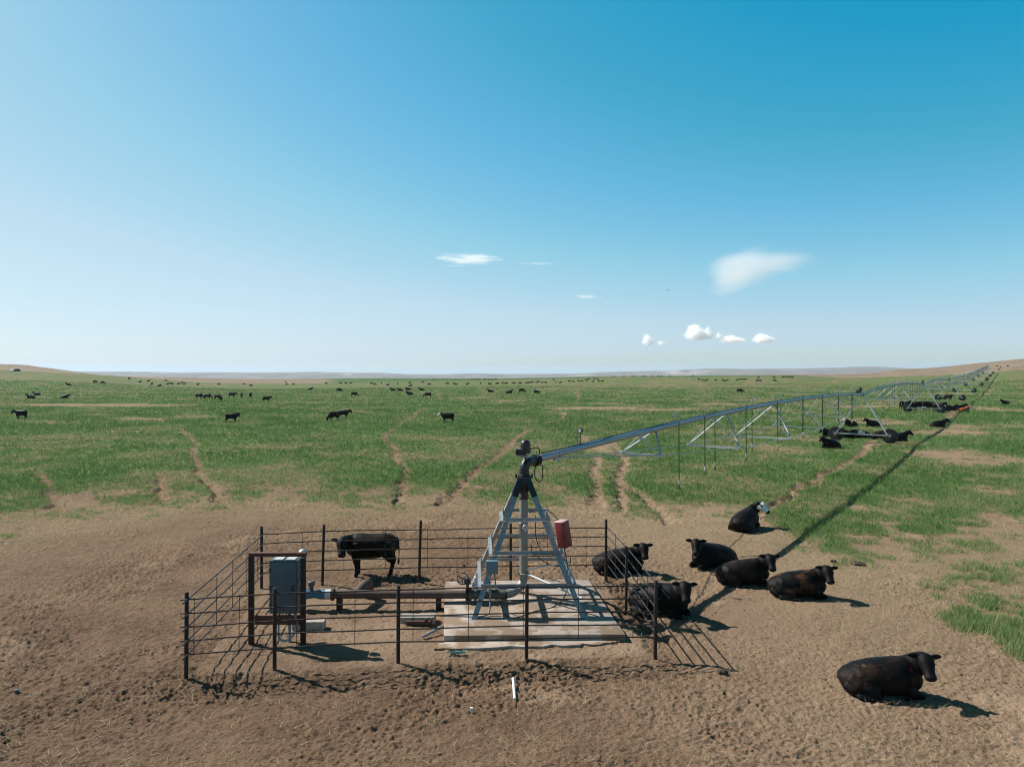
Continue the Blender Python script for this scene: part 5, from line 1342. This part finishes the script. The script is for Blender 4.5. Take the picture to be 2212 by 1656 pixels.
WI = cloud_mat('thin_cloud', .00085, 1.3, [(-.42, .05, .45, .62, .75), (-.22, -.12, .5, .6, .55), (-.50, -.45, .26, .55, .55), (-.05, .22, .75, .55, .45), (.38, .28, .62, .5, .26), (-.22, .55, .22, .45, .25)], .28, .04, 1.05, stretch=(.9, 1, 1.5), detail=7)
cloud([(1655, 583, 165, 70)], DC, WI, 'large soft fan shaped cloud fading to the right, biggest in the sky')
CI = cloud_mat('streak_cloud', .0042, 1.9, [(0, 0, 1, .9, .8), (-.55, .3, .4, .5, .3), (.3, -.1, .6, .5, .3)], .75, .25, 1.2, stretch=(1.3, 1, 3.8), detail=8)
cloud([(1012, 559, 100, 20)], DC, CI, 'streaky flat cloud left of centre')
cloud([(1160, 569, 66, 5)], DC, CI, 'hair-thin cloud streak to the right of the streaky flat cloud')
cloud([(985, 574, 40, 4)], DC, CI, 'faint short cloud streak under the streaky flat cloud')
cloud([(1266, 641, 36, 10)], DC, CI, 'small lens shaped white cloud above the centre of the hills')
cloud([(1311, 653, 10, 4)], DC, CI, 'tiny wisp to the lower right of the small lens shaped cloud')

# ------------------------------------------------------------------ light, sky, camera
SUN = Vector((-.93, .44, 1.0)).normalized()
el = math.asin(SUN.z); azim = math.atan2(SUN.x, SUN.y)
w = bpy.data.worlds.new('World'); scene.world = w; w.use_nodes = True
nt = w.node_tree; nt.nodes.clear()
out = nt.nodes.new('ShaderNodeOutputWorld'); bg = nt.nodes.new('ShaderNodeBackground'); sk = nt.nodes.new('ShaderNodeTexSky')
sk.sky_type = 'NISHITA'; sk.sun_disc = False; sk.sun_elevation = el; sk.sun_rotation = azim; sk.altitude = 1200; sk.air_density = 1.0; sk.dust_density = 1.6; sk.ozone_density = 1.0
SKY_TINT = (.072, .102, .100)
col = mix(nt, 1.0, sk.outputs[0], SKY_TINT, 'MULTIPLY')
sep = N(nt, 'ShaderNodeSeparateColor'); nt.links.new(col, sep.inputs[0])
EXPO = 1.52       # the picture is exposed .6 stop over
CURVES = [[(0, .0), (.085, .004), (.114, .055), (.161, .165), (.231, .337), (.318, .515), (.42, .60), (.62, .73), (1, .95)],
          [(0, .0), (.10, .15), (.206, .327), (.246, .376), (.339, .497), (.371, .535), (.435, .62), (.60, .73), (.84, .84), (1, .92)],
          [(0, .0), (.20, .38), (.344, .575), (.411, .60), (.489, .735), (.552, .77), (.644, .81), (.78, .87), (1, .93)]]
comb = N(nt, 'ShaderNodeCombineColor')
for i, cv in enumerate(CURVES):
    r = ramp(nt, sep.outputs[i], [(p, (v, v, v)) for p, v in cv]); nt.links.new(r, comb.inputs[i])
tcw = N(nt, 'ShaderNodeTexCoord'); sx = N(nt, 'ShaderNodeSeparateXYZ'); nt.links.new(tcw.outputs['Generated'], sx.inputs[0])
zf = N(nt, 'ShaderNodeMapRange'); zf.interpolation_type = 'SMOOTHSTEP'
for i, v in enumerate((.47, .78, 1.0, .12)): zf.inputs[i + 1].default_value = v     # deep blue overhead
nt.links.new(sx.outputs[2], zf.inputs[0])
low = N(nt, 'ShaderNodeMapRange')
for i, v in enumerate((.0, .16, 1.0, .0)): low.inputs[i + 1].default_value = v
nt.links.new(sx.outputs[2], low.inputs[0])
hz = mix(nt, low.outputs[0], (1.0, 1.0, 1.0), (.985, .985, 1.085))
sc_ = N(nt, 'ShaderNodeVectorMath', operation='SCALE'); nt.links.new(mix(nt, 1.0, comb.outputs[0], hz, 'MULTIPLY'), sc_.inputs[0])
zz = N(nt, 'ShaderNodeMath', operation='MULTIPLY'); nt.links.new(zf.outputs[0], zz.inputs[0]); zz.inputs[1].default_value = 1 / .15; nt.links.new(zz.outputs[0], sc_.inputs['Scale'])
below = N(nt, 'ShaderNodeMapRange'); nt.links.new(sx.outputs[2], below.inputs[0])
for i, v in enumerate((-.004, -.012, 0.0, 1.0)): below.inputs[i + 1].default_value = v      # land beyond the modelled ground
nt.links.new(mix(nt, below.outputs[0], sc_.outputs[0], (2.3, 2.0, 1.7)), bg.inputs[0]); bg.inputs[1].default_value = .15 / EXPO
nt.links.new(bg.outputs[0], out.inputs[0])
sl = bpy.data.lights.new('sun', 'SUN'); sl.energy = 5.0; sl.angle = R(.53); sl.color = (1.0, .968, .92)
so = bpy.data.objects.new('sun', sl); COL.objects.link(so); so.rotation_euler = (-SUN).to_track_quat('-Z', 'Y').to_euler(); so.location = (-30, 10, 60)

cam = bpy.data.cameras.new('camera'); co_ = bpy.data.objects.new('camera', cam); COL.objects.link(co_)
co_.location = (0, 0, H); co_.rotation_euler = (R(90), 0, 0)
cam.sensor_fit = 'HORIZONTAL'; cam.sensor_width = 36; cam.lens = F / 2212 * 36; cam.shift_y = -28 / 2212; cam.clip_end = 60000; cam.clip_start = .1
scene.camera = co_
scene.view_settings.view_transform = 'Standard'; scene.view_settings.look = 'None'; scene.view_settings.exposure = math.log2(EXPO); scene.view_settings.gamma = 1
try:
    scene.cycles.use_denoising = True; scene.cycles.filter_width = 1.05; scene.cycles.volume_bounces = 32; scene.cycles.max_bounces = 32; scene.cycles.volume_step_rate = 1.0
except Exception: pass
for o in scene.objects:
    if o.parent is None and 'label' in o and not 4 <= len(o['label'].split()) <= 16: print('LABEL', len(o['label'].split()), o['label'])
